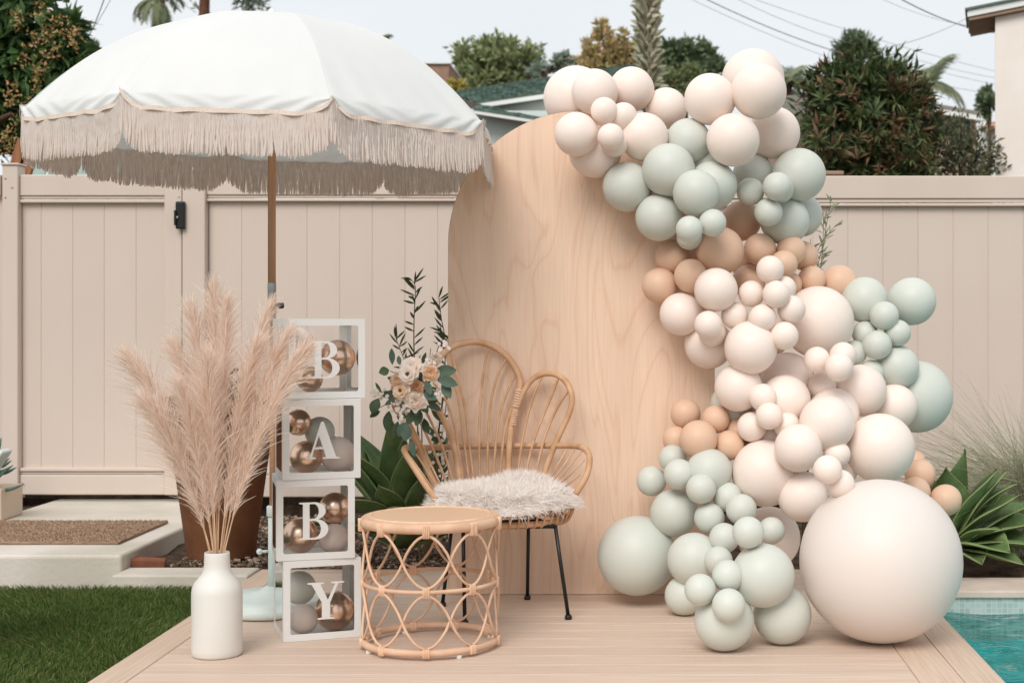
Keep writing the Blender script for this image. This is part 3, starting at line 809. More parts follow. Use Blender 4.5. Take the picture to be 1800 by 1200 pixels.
# balloons inside: box index, px, py, r px, depth from front (m), colour, label
inner = [
    (0, 526, 1032, 29, .19, 'sage', 'sage balloon at upper left inside the box with Y'), (0, 533, 1087, 26, .075, 'blush', 'blush balloon at lower left inside the box with Y'), (0, 594, 1072, 36, .12, 'gold', 'rose gold chrome balloon inside the box with Y'),
    (1, 528, 940, 31, .10, 'gold', 'rose gold balloon at lower left inside the lower B box'), (1, 590, 892, 27, .11, 'gold', 'rose gold balloon at upper right inside the lower B box'), (1, 587, 950, 26.5, .085, 'blush', 'blush balloon at lower right inside the lower B box'),
    (2, 538, 803, 28.5, .09, 'gold', 'rose gold balloon at lower left inside the box with A'), (2, 594, 798, 31, .09, 'blush', 'blush balloon at lower right inside the box with A'), (2, 562, 758, 26, .20, 'sage', 'greyish sage balloon at centre back inside the box with A'), (2, 524, 742, 23, .17, 'gold', 'dark rose gold balloon at upper left inside the box with A'),
    (3, 599, 628, 31, .13, 'gold', 'rose gold balloon at right inside the top B box'), (3, 544, 666, 23, .085, 'gold', 'rose gold balloon at lower left inside the top B box'), (3, 522, 603, 29, .17, 'blush', 'pale blush balloon at upper left inside the top B box'),
]
Ybx = H * F / (1129 - PY)
for bi, (ch, px, lev, yaw, lab) in enumerate(boxes):
    z0 = lev * (BH + .0012) + .001
    fl_ = Vector(((px - PX) / F * Ybx, Ybx, z0))
    ya = math.radians(yaw); R = Matrix.Rotation(ya, 4, 'Z')
    cen = fl_ + (R @ Vector((BS / 2, BS / 2, 0)))
    bx = thing('letter_box', lab, 'letter box', tuple(cen), 'letter boxes stacked in a tower', ya)
    pl = .003; hb = BH / 2
    sides = [('front_frame', Matrix.Translation((0, -BS / 2 + pl / 2, hb)), BS, BH), ('back_frame', Matrix.Translation((0, BS / 2 - pl / 2, hb)), BS, BH),
             ('side_frame', Matrix.Translation((-BS / 2 + pl / 2, 0, hb)) @ Matrix.Rotation(math.radians(90), 4, 'Z'), BS - .007, BH - .0006), ('side_frame', Matrix.Translation((BS / 2 - pl / 2, 0, hb)) @ Matrix.Rotation(math.radians(90), 4, 'Z'), BS - .007, BH - .0006),
             ('top_frame', Matrix.Translation((0, 0, BH - pl / 2 - .0004)) @ Matrix.Rotation(math.radians(90), 4, 'X'), BS - .007, BS - .007)]
    for nm_, M, ww, hh in sides:
        mb = MB(); window_plate(mb, ww, hh, .0255, .008, pl, M); f_ = mb.obj(nm_, M_card, bx, local=True)
        mb = MB(); iw, ih = ww / 2 - .024, hh / 2 - .024
        mb.add([M @ Vector((x, .001, z)) for x, z in ((-iw, -ih), (iw, -ih), (iw, ih), (-iw, ih))], [(0, 1, 2, 3)])
        mb.obj('clear_pane', M_film, f_, local=True)
    mb = MB(); mb.box(-BS / 2 + .004, BS / 2 - .004, -BS / 2 + .004, BS / 2 - .004, .0006, .003); mb.obj('bottom_panel', M_card, bx, local=True)
    lm = letter_mesh(ch, {'B': .128, 'A': .132, 'Y': .138}[ch], .139, .004)
    lo_ = link('letter', lm, bx); lo_.location = ({'B': -.004, 'A': .0, 'Y': .006}[ch], -BS / 2 - .0035, hb - .004)
    for (b_, ix, iy, ir, dep, col, il) in inner:
        if b_ != bi: continue
        # depth measured along the box axis; solve the plane for this ray
        ray = Vector(((ix - PX) / F, 1, -(iy - PY) / F)); nrm = R @ Vector((0, 1, 0))
        p0 = fl_ + nrm * dep
        tt_ = ((p0 - Vector((0, 0, H))).dot(nrm)) / ray.dot(nrm)
        pos = Vector((0, 0, H)) + ray * tt_
        rr = min(ir / F * tt_, .075)
        loc = R.inverted() @ (pos - cen)
        lim = BS / 2 - .006 - rr
        loc.x = max(-lim, min(lim, loc.x)); loc.y = max(-lim, min(lim, loc.y)); loc.z = max(rr * 1.02 + .004, min(BH - rr - .006, loc.z))
        balloon(cen + R @ loc, rr, col, il, (.3, .5, -.8), 'balloons inside the letter boxes', .0)
# ------------------------------------------------------------------ rattan side table
M_rat = mat('rattan', C(219, 184, 156), .5, .3, C(203, 165, 136), 14, detail=5, rnd=.04)
M_bind = mat('rattan_binding', C(228, 192, 163), .5, .3, C(214, 174, 144), 40, rnd=.05)
TX, TY, TR, TZ = P(757, 1100, 5.45).x, 5.45, .256, .482
tb = thing('side_table', 'round rattan drum side table with looped lattice sides on the deck', 'side table', (TX, TY, 0))
M_weave = bpy.data.materials.new('woven_cane'); M_weave.use_nodes = True
t = M_weave.node_tree; b = t.nodes['Principled BSDF']; nn, ln = t.nodes.new, t.links.new
b.inputs['Roughness'].default_value = .55
co = nn('ShaderNodeTexCoord'); ch = nn('ShaderNodeTexChecker'); ch.inputs['Scale'].default_value = 150; ch.inputs['Color1'].default_value = C(222, 188, 158); ch.inputs['Color2'].default_value = C(206, 170, 138)
bu = nn('ShaderNodeBump'); bu.inputs['Strength'].default_value = .4; bu.inputs['Distance'].default_value = .002
ln(co.outputs['Object'], ch.inputs['Vector']); ln(ch.outputs['Color'], b.inputs['Base Color']); ln(ch.outputs['Fac'], bu.inputs['Height']); ln(bu.outputs[0], b.inputs['Normal'])
mb = MB(); mb.lathe([(.0, -.004), (TR - .012, -.004), (TR - .012, .004), (.0, .004)], (TX, TY, TZ - .004), 64, False, False); mb.obj('woven_top', M_weave, tb)
def ring(r, z, n=72): return [(TX + r * math.cos(2 * math.pi * k / n), TY + r * math.sin(2 * math.pi * k / n), z) for k in range(n)]
zr = TZ - .019
mb = MB(); mb.tube(ring(TR - .016, zr), .0185, 12, closed=True); mb.obj('rim', M_rat, tb, True)
mb = MB(); mb.tube(ring(TR - .036, TZ - .001), .0055, 8, closed=True); mb.obj('inner_hoop', M_bind, tb, True)
zm, zb = .241, .030
mb = MB(); mb.tube(ring(TR - .012, zm), .0075, 8, closed=True); mb.obj('middle_hoop', M_rat, tb, True)
mb = MB(); mb.tube(ring(TR - .014, zb - .004), .0135, 10, closed=True); mb.obj('bottom_hoop', M_rat, tb, True)
NL = 9; A0 = -math.pi / 2 + math.radians(5)
for tier, (za, zb_) in enumerate(((zr - .024, zm + .013), (zm - .013, zb + .012))):
    for k in range(NL):
        pts = []
        for i in range(25):
            u = -1 + 2 * i / 24
            a = A0 + 2 * math.pi / NL * (k + u)
            c = math.cos(math.pi * u)
            zz = (za + zb_) / 2 + (za - zb_) / 2 * (math.copysign(abs(c) ** .82, c))
            off = .0045 * math.sin(math.pi * u)       # rods pass over and under each other
            pts.append((TX + (TR - .011 + off) * math.cos(a), TY + (TR - .011 + off) * math.sin(a), zz))
        mb = MB(); mb.tube(pts, .0050, 7); mb.obj('lattice_rod', M_rat, tb, True)
    for k in range(NL):
        a = A0 + 2 * math.pi / NL * k
        for zz, hh in ((zr - .006, .026),) if tier == 0 else ((zm, .021), (zb - .002, .018)):
            mb = MB()
            Mx = Matrix.Translation((TX + (TR - .0125) * math.cos(a), TY + (TR - .0125) * math.sin(a), zz)) @ Matrix.Rotation(a, 4, 'Z')
            dpt = .0215 if tier == 0 else (.0118 if zz == zm else .0165)
            for q in range(4):
                mb.rbox(-dpt, dpt * .9, -.0125 + .0063 * q, -.0066 + .0063 * q, -hh, hh * .8, .0022, 1, Mx)
            mb.obj('binding', M_bind, tb, True)
M_glide = mat('clear_glide', C(220, 218, 210), .3, .5)
for k in range(4):
    a = A0 + math.radians(28 + 90 * k)
    mb = MB(); mb.lathe([(.009, 0), (.010, .003), (.010, .013)], (TX + (TR - .014) * math.cos(a), TY + (TR - .014) * math.sin(a), .0005), 12); mb.obj('foot_glide', M_glide, tb)

# ------------------------------------------------------------------ rattan petal chair
M_ratc = mat('rattan_golden', C(215, 175, 140), .5, .3, C(192, 148, 110), 14, detail=5, rnd=.05)
CX, CY = -.63, 6.07
chr_ = thing('chair', 'rattan chair with three petal shaped back hoops and black metal legs', 'chair', (CX, CY, 0))
def semi(z):
    if z < .65: a, b2 = .285 + .52 * (z - .45), .25 + .18 * (z - .45)
    else: a, b2 = .389 + .03 * (z - .65), .286 + .11 * (z - .65)
    return a, b2
def onshell(px, py):
    best = None; bf = 1e9
    for Y in np.arange(6.41, 5.75, -.004):
        p = P(px, py, Y); a, b2 = semi(p.z)
        f = ((p.x - CX) / a) ** 2 + ((p.y - CY) / b2) ** 2 - 1
        if f <= 0: return p
        if f < bf: bf, best = f, p
    return best
def shell(pts, n=40): return [onshell(a, b2) for a, b2 in [(p.x, p.y) for p in spline([(x, y, 0) for x, y in pts], n)]]
def smooth3(pts, it=3):
    pts = [Vector(p) for p in pts]
    for _ in range(it):
        pts = [pts[0]] + [(pts[i - 1] + pts[i] * 2 + pts[i + 1]) / 4 for i in range(1, len(pts) - 1)] + [pts[-1]]
    return pts
def rod(name, pts, r, m=M_ratc, sides=8, par=chr_):
    mb = MB(); mb.tube(smooth3(pts), r, sides); return mb.obj(name, m, par, True)
# three hoops
rod('petal_hoop', shell([(895, 850), (894, 800), (899, 745), (908, 700), (915, 676), (909, 652), (893, 628), (868, 609), (835, 600), (803, 606), (779, 621), (758, 648), (750, 678), (757, 700), (775, 727), (792, 765), (803, 806), (809, 855)], 90), .0138)
rod('petal_hoop', shell([(953, 846), (966, 805), (984, 762), (1000, 728), (1006, 700), (998, 675), (982, 660), (962, 656), (943, 661), (928, 675), (917, 696), (906, 722)], 60), .0125)
rod('petal_hoop', shell([(775, 872), (752, 826), (734, 782), (712, 740), (695, 716), (690, 692), (700, 668), (720, 660), (738, 668), (750, 690), (764, 710)], 60), .0138)
# wraps at the joints
for (px0, py0, px1, py1) in ((913, 684, 906, 716), (906, 720, 901, 748), (752, 692, 768, 718)):
    a_, b_ = onshell(px0, py0), onshell(px1, py1)
    mb = MB(); n = 7
    for q in range(n):
        c0 = a_.lerp(b_, q / n + .01); c1 = a_.lerp(b_, (q + 1) / n - .01)
        mb.tube([c0, c0.lerp(c1, .3), c0.lerp(c1, .7), c1], [.0165 if py0 < 700 else .0125] * 4 if False else [.0172, .0186, .0186, .0172] if py0 < 700 else [.0146, .0156, .0156, .0146], 10)
    mb.obj('binding', M_bind, chr_, True)
# spokes
sp = [[(826, 856), (815, 770), (806, 700), (792, 655), (785, 622)], [(835, 856), (824, 775), (818, 720), (805, 665), (792, 618)], [(844, 856), (842, 760), (846, 690), (852, 640), (859, 609)],
      [(856, 856), (858, 760), (864, 700), (876, 655), (890, 631)], [(867, 856), (871, 780), (878, 730), (890, 692), (904, 662)], [(877, 856), (882, 800), (886, 765), (893, 735), (903, 708)],
      [(816, 856), (806, 790), (797, 738), (782, 700), (762, 672)],
      [(908, 850), (917, 780), (930, 720), (943, 682), (954, 658)], [(921, 850), (936, 780), (955, 730), (972, 690), (981, 664)], [(938, 850), (955, 775), (972, 732), (986, 705), (1001, 684)],
      [(800, 862), (783, 800), (765, 756), (745, 715), (735, 690)], [(790, 862), (768, 805), (748, 760), (728, 722), (715, 690)], [(781, 868), (757, 815), (738, 775), (722, 745), (706, 715)],
      [(885, 856), (889, 800), (891, 770)]]
for s in sp[:-1]:
    rod('spoke', shell(s, 20), .0060, sides=6)
# arm and back rail in one bent pole
arm = spline([P(772, 886, 5.90), P(745, 848, 5.90), P(724, 815, 5.92), P(711, 794, 5.97), P(714, 786, 6.05), P(735, 787, 6.20), P(770, 786, 6.34), P(830, 784, 6.392), P(893, 783, 6.40), P(950, 783, 6.375), P(1000, 783, 6.25), P(1024, 786, 6.11), P(1035, 797, 6.03), P(1036, 815, 5.98), P(1030, 838, 5.96), P(1012, 868, 5.955)], 90)
rod('arm_rail', arm, .0128)
for (t0, b0) in (((996, 789, 6.20), (962, 850, 6.17)), ((1010, 790, 6.15), (968, 851, 6.14)), ((1023, 792, 6.10), (974, 853, 6.12)), ((1027, 808, 6.01), (982, 854, 6.08)), ((1019, 834, 5.975), (994, 855, 6.03)), ((745, 795, 6.13), (783, 866, 6.08)), ((731, 797, 6.05), (777, 868, 6.03)), ((722, 803, 5.96), (772, 874, 5.97))):
    rod('arm_spoke', [P(*t0), P(*t0).lerp(P(*b0), .5), P(*b0)], .0036, sides=6)
# basket seat: two hoops and bent ribs
def ell(a, b2, z, n=64): return [(CX + .005 + a * math.cos(2 * math.pi * k / n), CY + b2 * math.sin(2 * math.pi * k / n), z) for k in range(n)]
mb = MB(); mb.tube(ell(.280, .240, .446), .010, 8, closed=True); mb.obj('seat_hoop', M_ratc, chr_, True)
mb = MB(); mb.tube(ell(.262, .225, .385), .0125, 8, closed=True); mb.obj('base_hoop', M_ratc, chr_, True)
for k in range(48):
    a = 2 * math.pi * (k + .5) / 48
    def q(ra, rb, z): return (CX + .005 + ra * math.cos(a), CY + rb * math.sin(a), z)
    mb = MB(); mb.tube(spline([q(.235, .20, .447), q(.275, .235, .452), q(.296, .255, .436), q(.290, .25, .41), q(.276, .238, .380), q(.255, .219, .369), q(.235, .2, .378)], 14), .0046, 6)
    mb.obj('seat_rib', M_ratc, chr_, True)
mb = MB()
for k in range(11):
    x_ = CX - .22 + .044 * k; hy = .21 * math.sqrt(max(.05, 1 - ((x_ - CX) / .25) ** 2))
    mb.tube([(x_, CY - hy, .455), (x_, CY + hy, .455)], .007, 6)
mb.obj('seat_slats', M_ratc, chr_, True)
FE = [P(999, 1088, 5.918), P(927, 1053, 6.33), P(817, 1097, 5.82), P(778, 1065, 6.18)]
TP = [Vector((CX + .235, CY - .16, .372)), Vector((CX + .10, CY + .17, .372)), Vector((CX - .13, CY - .19, .372)), Vector((CX - .21, CY + .10, .372))]
for f_, t_ in zip(FE, TP):
    f2 = Vector((f_.x, f_.y, .012))
    mb = MB(); mb.tube([f2, t_], .0078, 10); lg = mb.obj('leg', M_black, chr_, True)
    mb = MB(); mb.lathe([(.013, .0005), (.0145, .004), (.0145, .014), (.009, .020)], (f2.x, f2.y, 0), 14); mb.obj('foot_cap', M_black, lg, True)
mb = MB(); order_ = [TP[0], TP[1], TP[3], TP[2]]
for i in range(4): mb.tube([order_[i], order_[(i + 1) % 4]], .0075, 8)
mb.tube([TP[0].lerp(TP[1], .5), TP[2].lerp(TP[3], .5)], .0075, 8)
mb.obj('leg_frame', M_black, chr_, True)

# ------------------------------------------------------------------ sheepskin
M_wool = mat('sheepskin_wool', C(251, 243, 232), .9, .05, transl=.35, island=[C(248, 242, 235), C(250, 245, 241), C(247, 240, 234), C(252, 248, 245)])
sh = thing('sheepskin', 'fluffy cream sheepskin draped over the rattan chair seat', 'sheepskin', (CX, CY - .02, .46))
def skin(a, rr):
    wob = 1 + .05 * math.sin(3 * a + .8) + .04 * math.sin(5 * a + 2)
    x = CX + .0 + .285 * wob * rr * math.cos(a); y = CY - .045 + .252 * wob * rr * math.sin(a)
    z = .497 + .028 * math.exp(-((x - CX - .08) / .12) ** 2 - ((y - CY - .1) / .13) ** 2) + .008 * math.sin(14 * x) * math.sin(11 * y) - .062 * max(0, rr - .80) ** 1.3 / .20 ** 1.3
    return Vector((x, y, z))
mb = MB(); mb.grid(lambda u, v: skin(2 * math.pi * u, max(v, .001)), 40, 12, True); mb.obj('hide', M_wool, sh, True)
nh = 24000
an = rng.uniform(0, 2 * math.pi, nh); rr = np.sqrt(rng.random(nh)) * 1.0
B0 = np.array([tuple(skin(a, r)) for a, r in zip(an, rr)])
outw = np.stack([np.cos(an), np.sin(an) * .9, np.zeros(nh)], 1)
cl = np.stack([np.sin(B0[:, 0] * 60 + 3 * np.sin(B0[:, 1] * 47)), np.cos(B0[:, 1] * 55 + 3 * np.sin(B0[:, 0] * 51)), np.zeros(nh)], 1)
dirv = np.array([0, 0, 1.0]) * (1.0 - .75 * np.clip(rr - .55, 0, 1) / .45)[:, None] + outw * (.35 + .9 * np.clip(rr - .5, 0, 1))[:, None] + cl * .45 + rng.normal(0, .28, (nh, 3))
dirv /= np.linalg.norm(dirv, axis=1, keepdims=True)
L_ = rng.uniform(.024, .052, nh) * (1 + .5 * np.clip(rr - .7, 0, 1))
P1 = B0 + dirv * (L_ * .55)[:, None]
d2 = dirv + np.stack([rng.normal(0, .3, nh), rng.normal(0, .3, nh), -rng.uniform(.2, 1.0, nh) * (.4 + .9 * np.clip(rr - .5, 0, 1))], 1)
P2 = P1 + d2 / np.linalg.norm(d2, axis=1, keepdims=True) * (L_ * .6)[:, None]
og = np.array(tuple(ORG[sh]))
o = link('fleece', strips('fleece', B0 - og, P1 - og, P2 - og, rng.uniform(.0014, .0026, nh), M_wool, (1, .9, .3), outw * (.2 + rr[:, None] ** 3) + np.array([0, -.45, 1.0]), .45), sh); o['kind'] = 'stuff'

# ------------------------------------------------------------------ bouquet
M_leafd = mat('leaf_dark_green', C(64, 84, 58), .5, .35, C(80, 100, 70), 20, transl=.12, rnd=.18)
M_euc = mat('leaf_eucalyptus', C(92, 112, 98), .6, .25, C(78, 98, 84), 20, transl=.12, rnd=.16)
M_narrow = mat('leaf_olive', C(62, 76, 50), .55, .3, C(78, 92, 64), 20, transl=.12, rnd=.2)
M_stem = mat('twig', C(92, 82, 58), .8, .1, C(74, 66, 48), 30)
M_petw = mat('petal_blush', C(255, 248, 241), .7, .15, C(253, 241, 232), 30, transl=.5, rnd=.03)
M_petp = mat('petal_peach', C(254, 238, 219), .7, .15, C(252, 230, 207), 30, transl=.5, rnd=.04)
M_pett = mat('petal_tan', C(251, 228, 202), .7, .15, C(246, 216, 186), 30, transl=.5, rnd=.04)
M_ctr = mat('flower_centre', C(66, 44, 36), .9, .1, C(110, 90, 50), 60)
M_wax = mat('waxflower', C(238, 228, 218), .7, .2, rnd=.06)
def petal(mb, M, w_, h_, cup, curl):
    def f(u, v):
        x = (u - .5) * 2
        wd = w_ * (math.sin(math.pi * min(.98, .18 + .66 * v)) ** .8)
        ang = x * cup
        yy = h_ * v
        zz = -w_ * (1 - math.cos(ang)) * 1.2 + curl * v * v * h_ + .02 * w_ * math.sin(9 * x + 5 * v)
        return M @ Vector((wd * x * .5 * (1 - .12 * abs(x) * v), yy, -zz))
    mb.grid(f, 6, 5)
def flower(par, c, r, m, kind, face=(0, -1, .25), spin=0.0):
    fz = Vector(face).normalized()
    Q = fz.to_track_quat('Z', 'Y').to_matrix().to_4x4()
    base = Matrix.Translation(c) @ Q @ Matrix.Rotation(spin, 4, 'Z')
    mb = MB()
    lay = [(5, .98, 72, .62), (5, .85, 52, .6), (5, .66, 34, .55), (4, .48, 20, .5), (3, .32, 10, .42)] if kind == 'rose' else [(6, 1.05, 78, .5), (6, .92, 58, .55), (5, .72, 40, .5)]
    for li, (n_, s_, tilt, w0) in enumerate(lay):
        for k in range(n_):
            M = base @ Matrix.Translation((0, 0, -r * .35 + li * r * .07)) @ Matrix.Rotation(2 * math.pi * (k + .37 * li) / n_ + random.uniform(-.12, .12), 4, 'Z') @ Matrix.Rotation(math.radians(90 - tilt + random.uniform(-7, 7)), 4, 'X')
            petal(mb, M, r * (1.15 if kind == 'rose' else 1.2) * (w0 + .4), r * s_, .9 if kind == 'rose' else .5, .25)
    f_ = mb.obj('flower', m, par, True)
    if kind != 'rose':
        mb = MB()
        for q in range(14):
            a = 2.4 * q; rr_ = r * .05 * math.sqrt(q)
            mb.sphere(base @ Vector((rr_ * math.cos(a), rr_ * math.sin(a), r * .02)), r * .07, 6, 5)
        mb.obj('centre', M_ctr, f_, True)
    return f_
def flat_leaf(mb, c, d_, up, ln_, wd_, fold=.2, bend=.15, shape=1.0):
    d_ = Vector(d_).normalized(); up = Vector(up); s_ = d_.cross(up).normalized(); n_ = s_.cross(d_)
    def f(u, v):
        x = (u - .5) * 2
        wv = wd_ * .5 * (math.sin(math.pi * (v ** shape) * .96 + .06) ** .85)
        return Vector(c) + d_ * (ln_ * v) + s_ * (wv * x) + n_ * (abs(x) * wv * fold - bend * ln_ * v * v)
    mb.grid(f, 4, 6)
BQ = P(735, 690, 6.13)
bq = thing('bouquet', 'flower spray of blush lisianthus, peach roses and eucalyptus on the chair back', 'bouquet', tuple(BQ))
Yb = 6.0
for (px, py, r_, m, kd, fx, dz) in ((722, 645, 18, M_petw, 'open', -.1, 0), (716, 657, 15, M_petw, 'open', -.15, -.035), (700, 668, 15.5, M_petp, 'rose', -.3, 0), (757, 656, 15.5, M_petp, 'rose', .25, -.01), (733, 680, 13, M_pett, 'rose', .05, .01), (703, 686, 13.5, M_petp, 'open', -.25, -.02), (731, 706, 17.5, M_petw, 'rose', .05, -.03), (766, 630, 11, M_petw, 'rose', .3, .02)):
    flower(bq, P(px, py, Yb - .03 + dz), 1.12 * r_ * Yb / F, m, kd, (fx, -1, .28), random.uniform(0, 6))
# broad leaves: base px, tip px, width px, material, depth offset
BL = [((684, 650), (666, 655), 17, M_leafd, 0), ((665, 700), (654, 727), 20, M_leafd, -.01), ((668, 722), (650, 732), 12, M_leafd, 0), ((684, 722), (679, 757), 17, M_leafd, .02), ((765, 652), (803, 650), 22, M_euc, -.02), ((770, 665), (803, 676), 20, M_euc, -.03), ((778, 672), (792, 700), 18, M_euc, -.01), ((748, 668), (757, 694), 13, M_euc, -.05), ((745, 693), (768, 702), 14, M_euc, -.04),
      ((715, 742), (700, 766), 20, M_euc, -.05), ((718, 748), (712, 775), 20, M_euc, -.06), ((722, 770), (727, 802), 13, M_euc, -.06), ((688, 612), (690, 640), 11, M_euc, .03), ((700, 625), (704, 642), 9, M_euc, .03), ((727, 722), (716, 745), 17, M_leafd, -.01), ((740, 722), (731, 748), 16, M_leafd, 0), ((694, 700), (676, 712), 9, M_euc, 0), ((735, 650), (742, 676), 12, M_leafd, .03), ((690, 690), (672, 690), 7, M_euc, .02), ((700, 740), (690, 770), 13, M_leafd, .03), ((742, 640), (748, 620), 8, M_narrow, .03), ((725, 690), (742, 700), 10, M_leafd, .01), ((712, 700), (706, 722), 11, M_leafd, .01), ((660, 672), (670, 690), 6, M_narrow, .01), ((745, 735), (752, 762), 15, M_leafd, .05), ((752, 705), (775, 722), 12, M_euc, .05)]
for (b0, t0, wd_, m, dy) in BL:
    a_, e_ = P(*b0, Yb + dy), P(*t0, Yb + dy - .02)
    mb = MB(); flat_leaf(mb, a_, e_ - a_, (random.uniform(-.3, .3), -1, random.uniform(-.2, .6)), (e_ - a_).length, wd_ * Yb / F, .25, random.uniform(-.1, .2)); mb.obj('leaf', m, bq, True)
for _ in range(30):
    a = random.uniform(0, 6.28); rr_ = random.uniform(.35, 1.0)
    bx_, by_ = 727 + 34 * rr_ * math.cos(a), 685 + 42 * rr_ * math.sin(a)
    a_ = P(bx_, by_, Yb + random.uniform(-.01, .05)); dv = Vector((math.cos(a) + random.uniform(-.4, .4), random.uniform(-.6, .1), -math.sin(a) + random.uniform(-.4, .3)))
    L1 = random.uniform(.035, .065); mb = MB(); flat_leaf(mb, a_, dv, (random.uniform(-.4, .4), -1, random.uniform(-.2, .7)), L1, L1 * random.uniform(.4, .75), .25, random.uniform(-.1, .25)); mb.obj('leaf', random.choice((M_leafd, M_euc, M_euc)), bq, True)
# eucalyptus and twig stems
for pts in ([(735, 690), (700, 700), (668, 716)], [(735, 690), (718, 735), (722, 790)], [(735, 690), (765, 665), (795, 668)], [(735, 690), (700, 660), (686, 652)], [(735, 690), (690, 690), (652, 687)], [(735, 690), (760, 640), (775, 600), (788, 596)], [(735, 690), (752, 650), (757, 612)]):
    mb = MB(); mb.tube(spline([P(x, y, Yb + .02) for x, y in pts], 12), .0016, 5); mb.obj('stem', M_stem, bq)
# waxflower and berry sprays
for (cx_, cy_, sx_, sy_, n_) in ((702, 712, 16, 22, 46), (664, 692, 20, 8, 24), (768, 690, 12, 10, 20), (712, 735, 8, 22, 22), (752, 640, 16, 12, 12), (780, 605, 12, 14, 8)):
    mb = MB()
    for _ in range(n_):
        q = P(cx_ + random.gauss(0, sx_ * .55), cy_ + random.gauss(0, sy_ * .55), Yb + random.uniform(-.03, .03))
        for k in range(5):
            a = 2 * math.pi * k / 5
            mb.sphere(q + Vector((.0042 * math.cos(a), 0, .0042 * math.sin(a))), .0034, 5, 4, 1, .4, 1)
    o = mb.obj('waxflower_spray', M_wax, bq); o['kind'] = 'stuff'
def branch(root, pts, r0, nleaf, lw, ll, m, dens0=.1, spread=50):
    """a twig with narrow leaves set along it"""
    cur = spline(pts, 40); n = len(cur)
    mb = MB(); mb.tube(cur, list(np.linspace(r0, r0 * .35, n)), 5); mb.obj('stem', M_stem, root)
    for k in range(nleaf):
        t_ = dens0 + (1 - dens0) * (k + random.random() * .6) / nleaf
        i = min(n - 2, int(t_ * (n - 1))); p = cur[i]; tg = (cur[i + 1] - cur[i]).normalized()
        if random.random() < .14: continue
        a = random.choice((-1, 1))
        side = Vector((a, random.uniform(-.7, .3), 0))
        sa = math.radians(spread + random.uniform(-32, 30))
        dv = (tg * math.cos(sa) + side.normalized() * math.sin(sa))
        L1 = ll * random.uniform(.5, 1.35)
        mb = MB(); flat_leaf(mb, p, dv, (random.uniform(-.4, .4), -1, random.uniform(-.2, .8)), L1, lw * random.uniform(.8, 1.2), .25, random.uniform(-.22, .28)); mb.obj('leaf', m, root, True)
YS = 6.62
# narrow-leaved shrub behind the left edge of the backdrop
s1 = thing('shrub', 'narrow leaved shrub rising between bouquet and left edge of the backdrop', 'shrub', tuple(P(745, 1000, YS + .35).xy) + (-.01,))
def PS(*pts, Y=YS): return [P(x, y, Y) for x, y in pts]
branch(s1, PS((738, 985), (735, 800), (733, 690), (728, 620), (728, 560), (730, 520), (729, 500), (719, 488)), .004, 34, .0105, .066, M_narrow, .35, 48)
branch(s1, PS((738, 985), (742, 790), (735, 690), (712, 635), (694, 590)), .0035, 26, .0105, .062, M_narrow, .45, 48)
branch(s1, PS((748, 985), (765, 800), (780, 690), (782, 600), (776, 560), (771, 520)), .004, 28, .011, .066, M_narrow, .4, 46)
branch(s1, PS((750, 985), (775, 780), (792, 650), (790, 590)), .0035, 18, .011, .066, M_narrow, .5, 46)
branch(s1, PS((748, 985), (762, 860), (772, 760), (778, 690)), .004, 16, .018, .06, M_leafd, .3, 60)
branch(s1, PS((752, 985), (768, 880), (782, 800), (786, 740)), .004, 16, .018, .06, M_leafd, .3, 60)
branch(s1, PS((744, 985), (752, 900), (760, 830), (758, 760)), .004, 14, .018, .06, M_leafd, .3, 60)
mb = MB()
for _ in range(30):
    q = P(random.uniform(752, 787), random.uniform(690, 830), YS - random.uniform(.0, .06))
    for k in range(5):
        a = 2 * math.pi * k / 5; mb.sphere(q + Vector((.005 * math.cos(a), 0, .005 * math.sin(a))), .004, 5, 4, 1, .4, 1)
o = mb.obj('white_blossom', M_wax, s1); o['kind'] = 'stuff'
# olive sprigs behind the garland on the right
YO = 6.95
s2 = thing('shrub', 'pale olive sprigs showing beyond the right edge of the upper sage balloons', 'shrub', tuple(P(1420, 1000, YO).xy) + (-.02,))
M_olive = mat('leaf_olive_pale', C(156, 162, 134), .6, .25, C(134, 142, 114), 20, transl=.2, rnd=.2)
for pts, nl in (([(1412, 990), (1425, 700), (1436, 560), (1444, 460), (1452, 400), (1462, 350)], 26), ([(1408, 990), (1420, 700), (1425, 520), (1438, 440), (1470, 395)], 22), ([(1412, 990), (1430, 640), (1432, 500), (1446, 430), (1447, 372)], 18), ([(1410, 990), (1420, 600), (1428, 470), (1424, 420)], 12)):
    branch(s2, [P(x, y, YO) for x, y in pts], .0028, int(nl * .8), .0085, .046, M_olive, .5, 46)

# ------------------------------------------------------------------ agaves
M_agave = bpy.data.materials.new('agave_leaf'); M_agave.use_nodes = True
t = M_agave.node_tree; b = t.nodes['Principled BSDF']; nn, ln = t.nodes.new, t.links.new
b.inputs['Roughness'].default_value = .5; b.inputs['Specular IOR Level'].default_value = .35
co = nn('ShaderNodeTexCoord'); no = nn('ShaderNodeTexNoise'); no.inputs['Scale'].default_value = 9; no.inputs['Detail'].default_value = 5
ra = nn('ShaderNodeValToRGB'); ra.color_ramp.elements[0].position = .35; ra.color_ramp.elements[0].color = C(74, 98, 54); ra.color_ramp.elements[1].position = .7; ra.color_ramp.elements[1].color = C(108, 128, 80)
oi = nn('ShaderNodeObjectInfo'); mr = nn('ShaderNodeMapRange'); mr.inputs['To Min'].default_value = .72; mr.inputs['To Max'].default_value = 1.2; hs = nn('ShaderNodeHueSaturation')
ln(co.outputs['Object'], no.inputs['Vector']); ln(no.outputs['Fac'], ra.inputs[0]); ln(oi.outputs['Random'], mr.inputs['Value']); ln(mr.outputs[0], hs.inputs['Value']); ln(ra.outputs[0], hs.inputs['Color']); ln(hs.outputs[0], b.inputs['Base Color'])
M_amargin = mat('agave_margin', C(150, 160, 104), .5, .3)
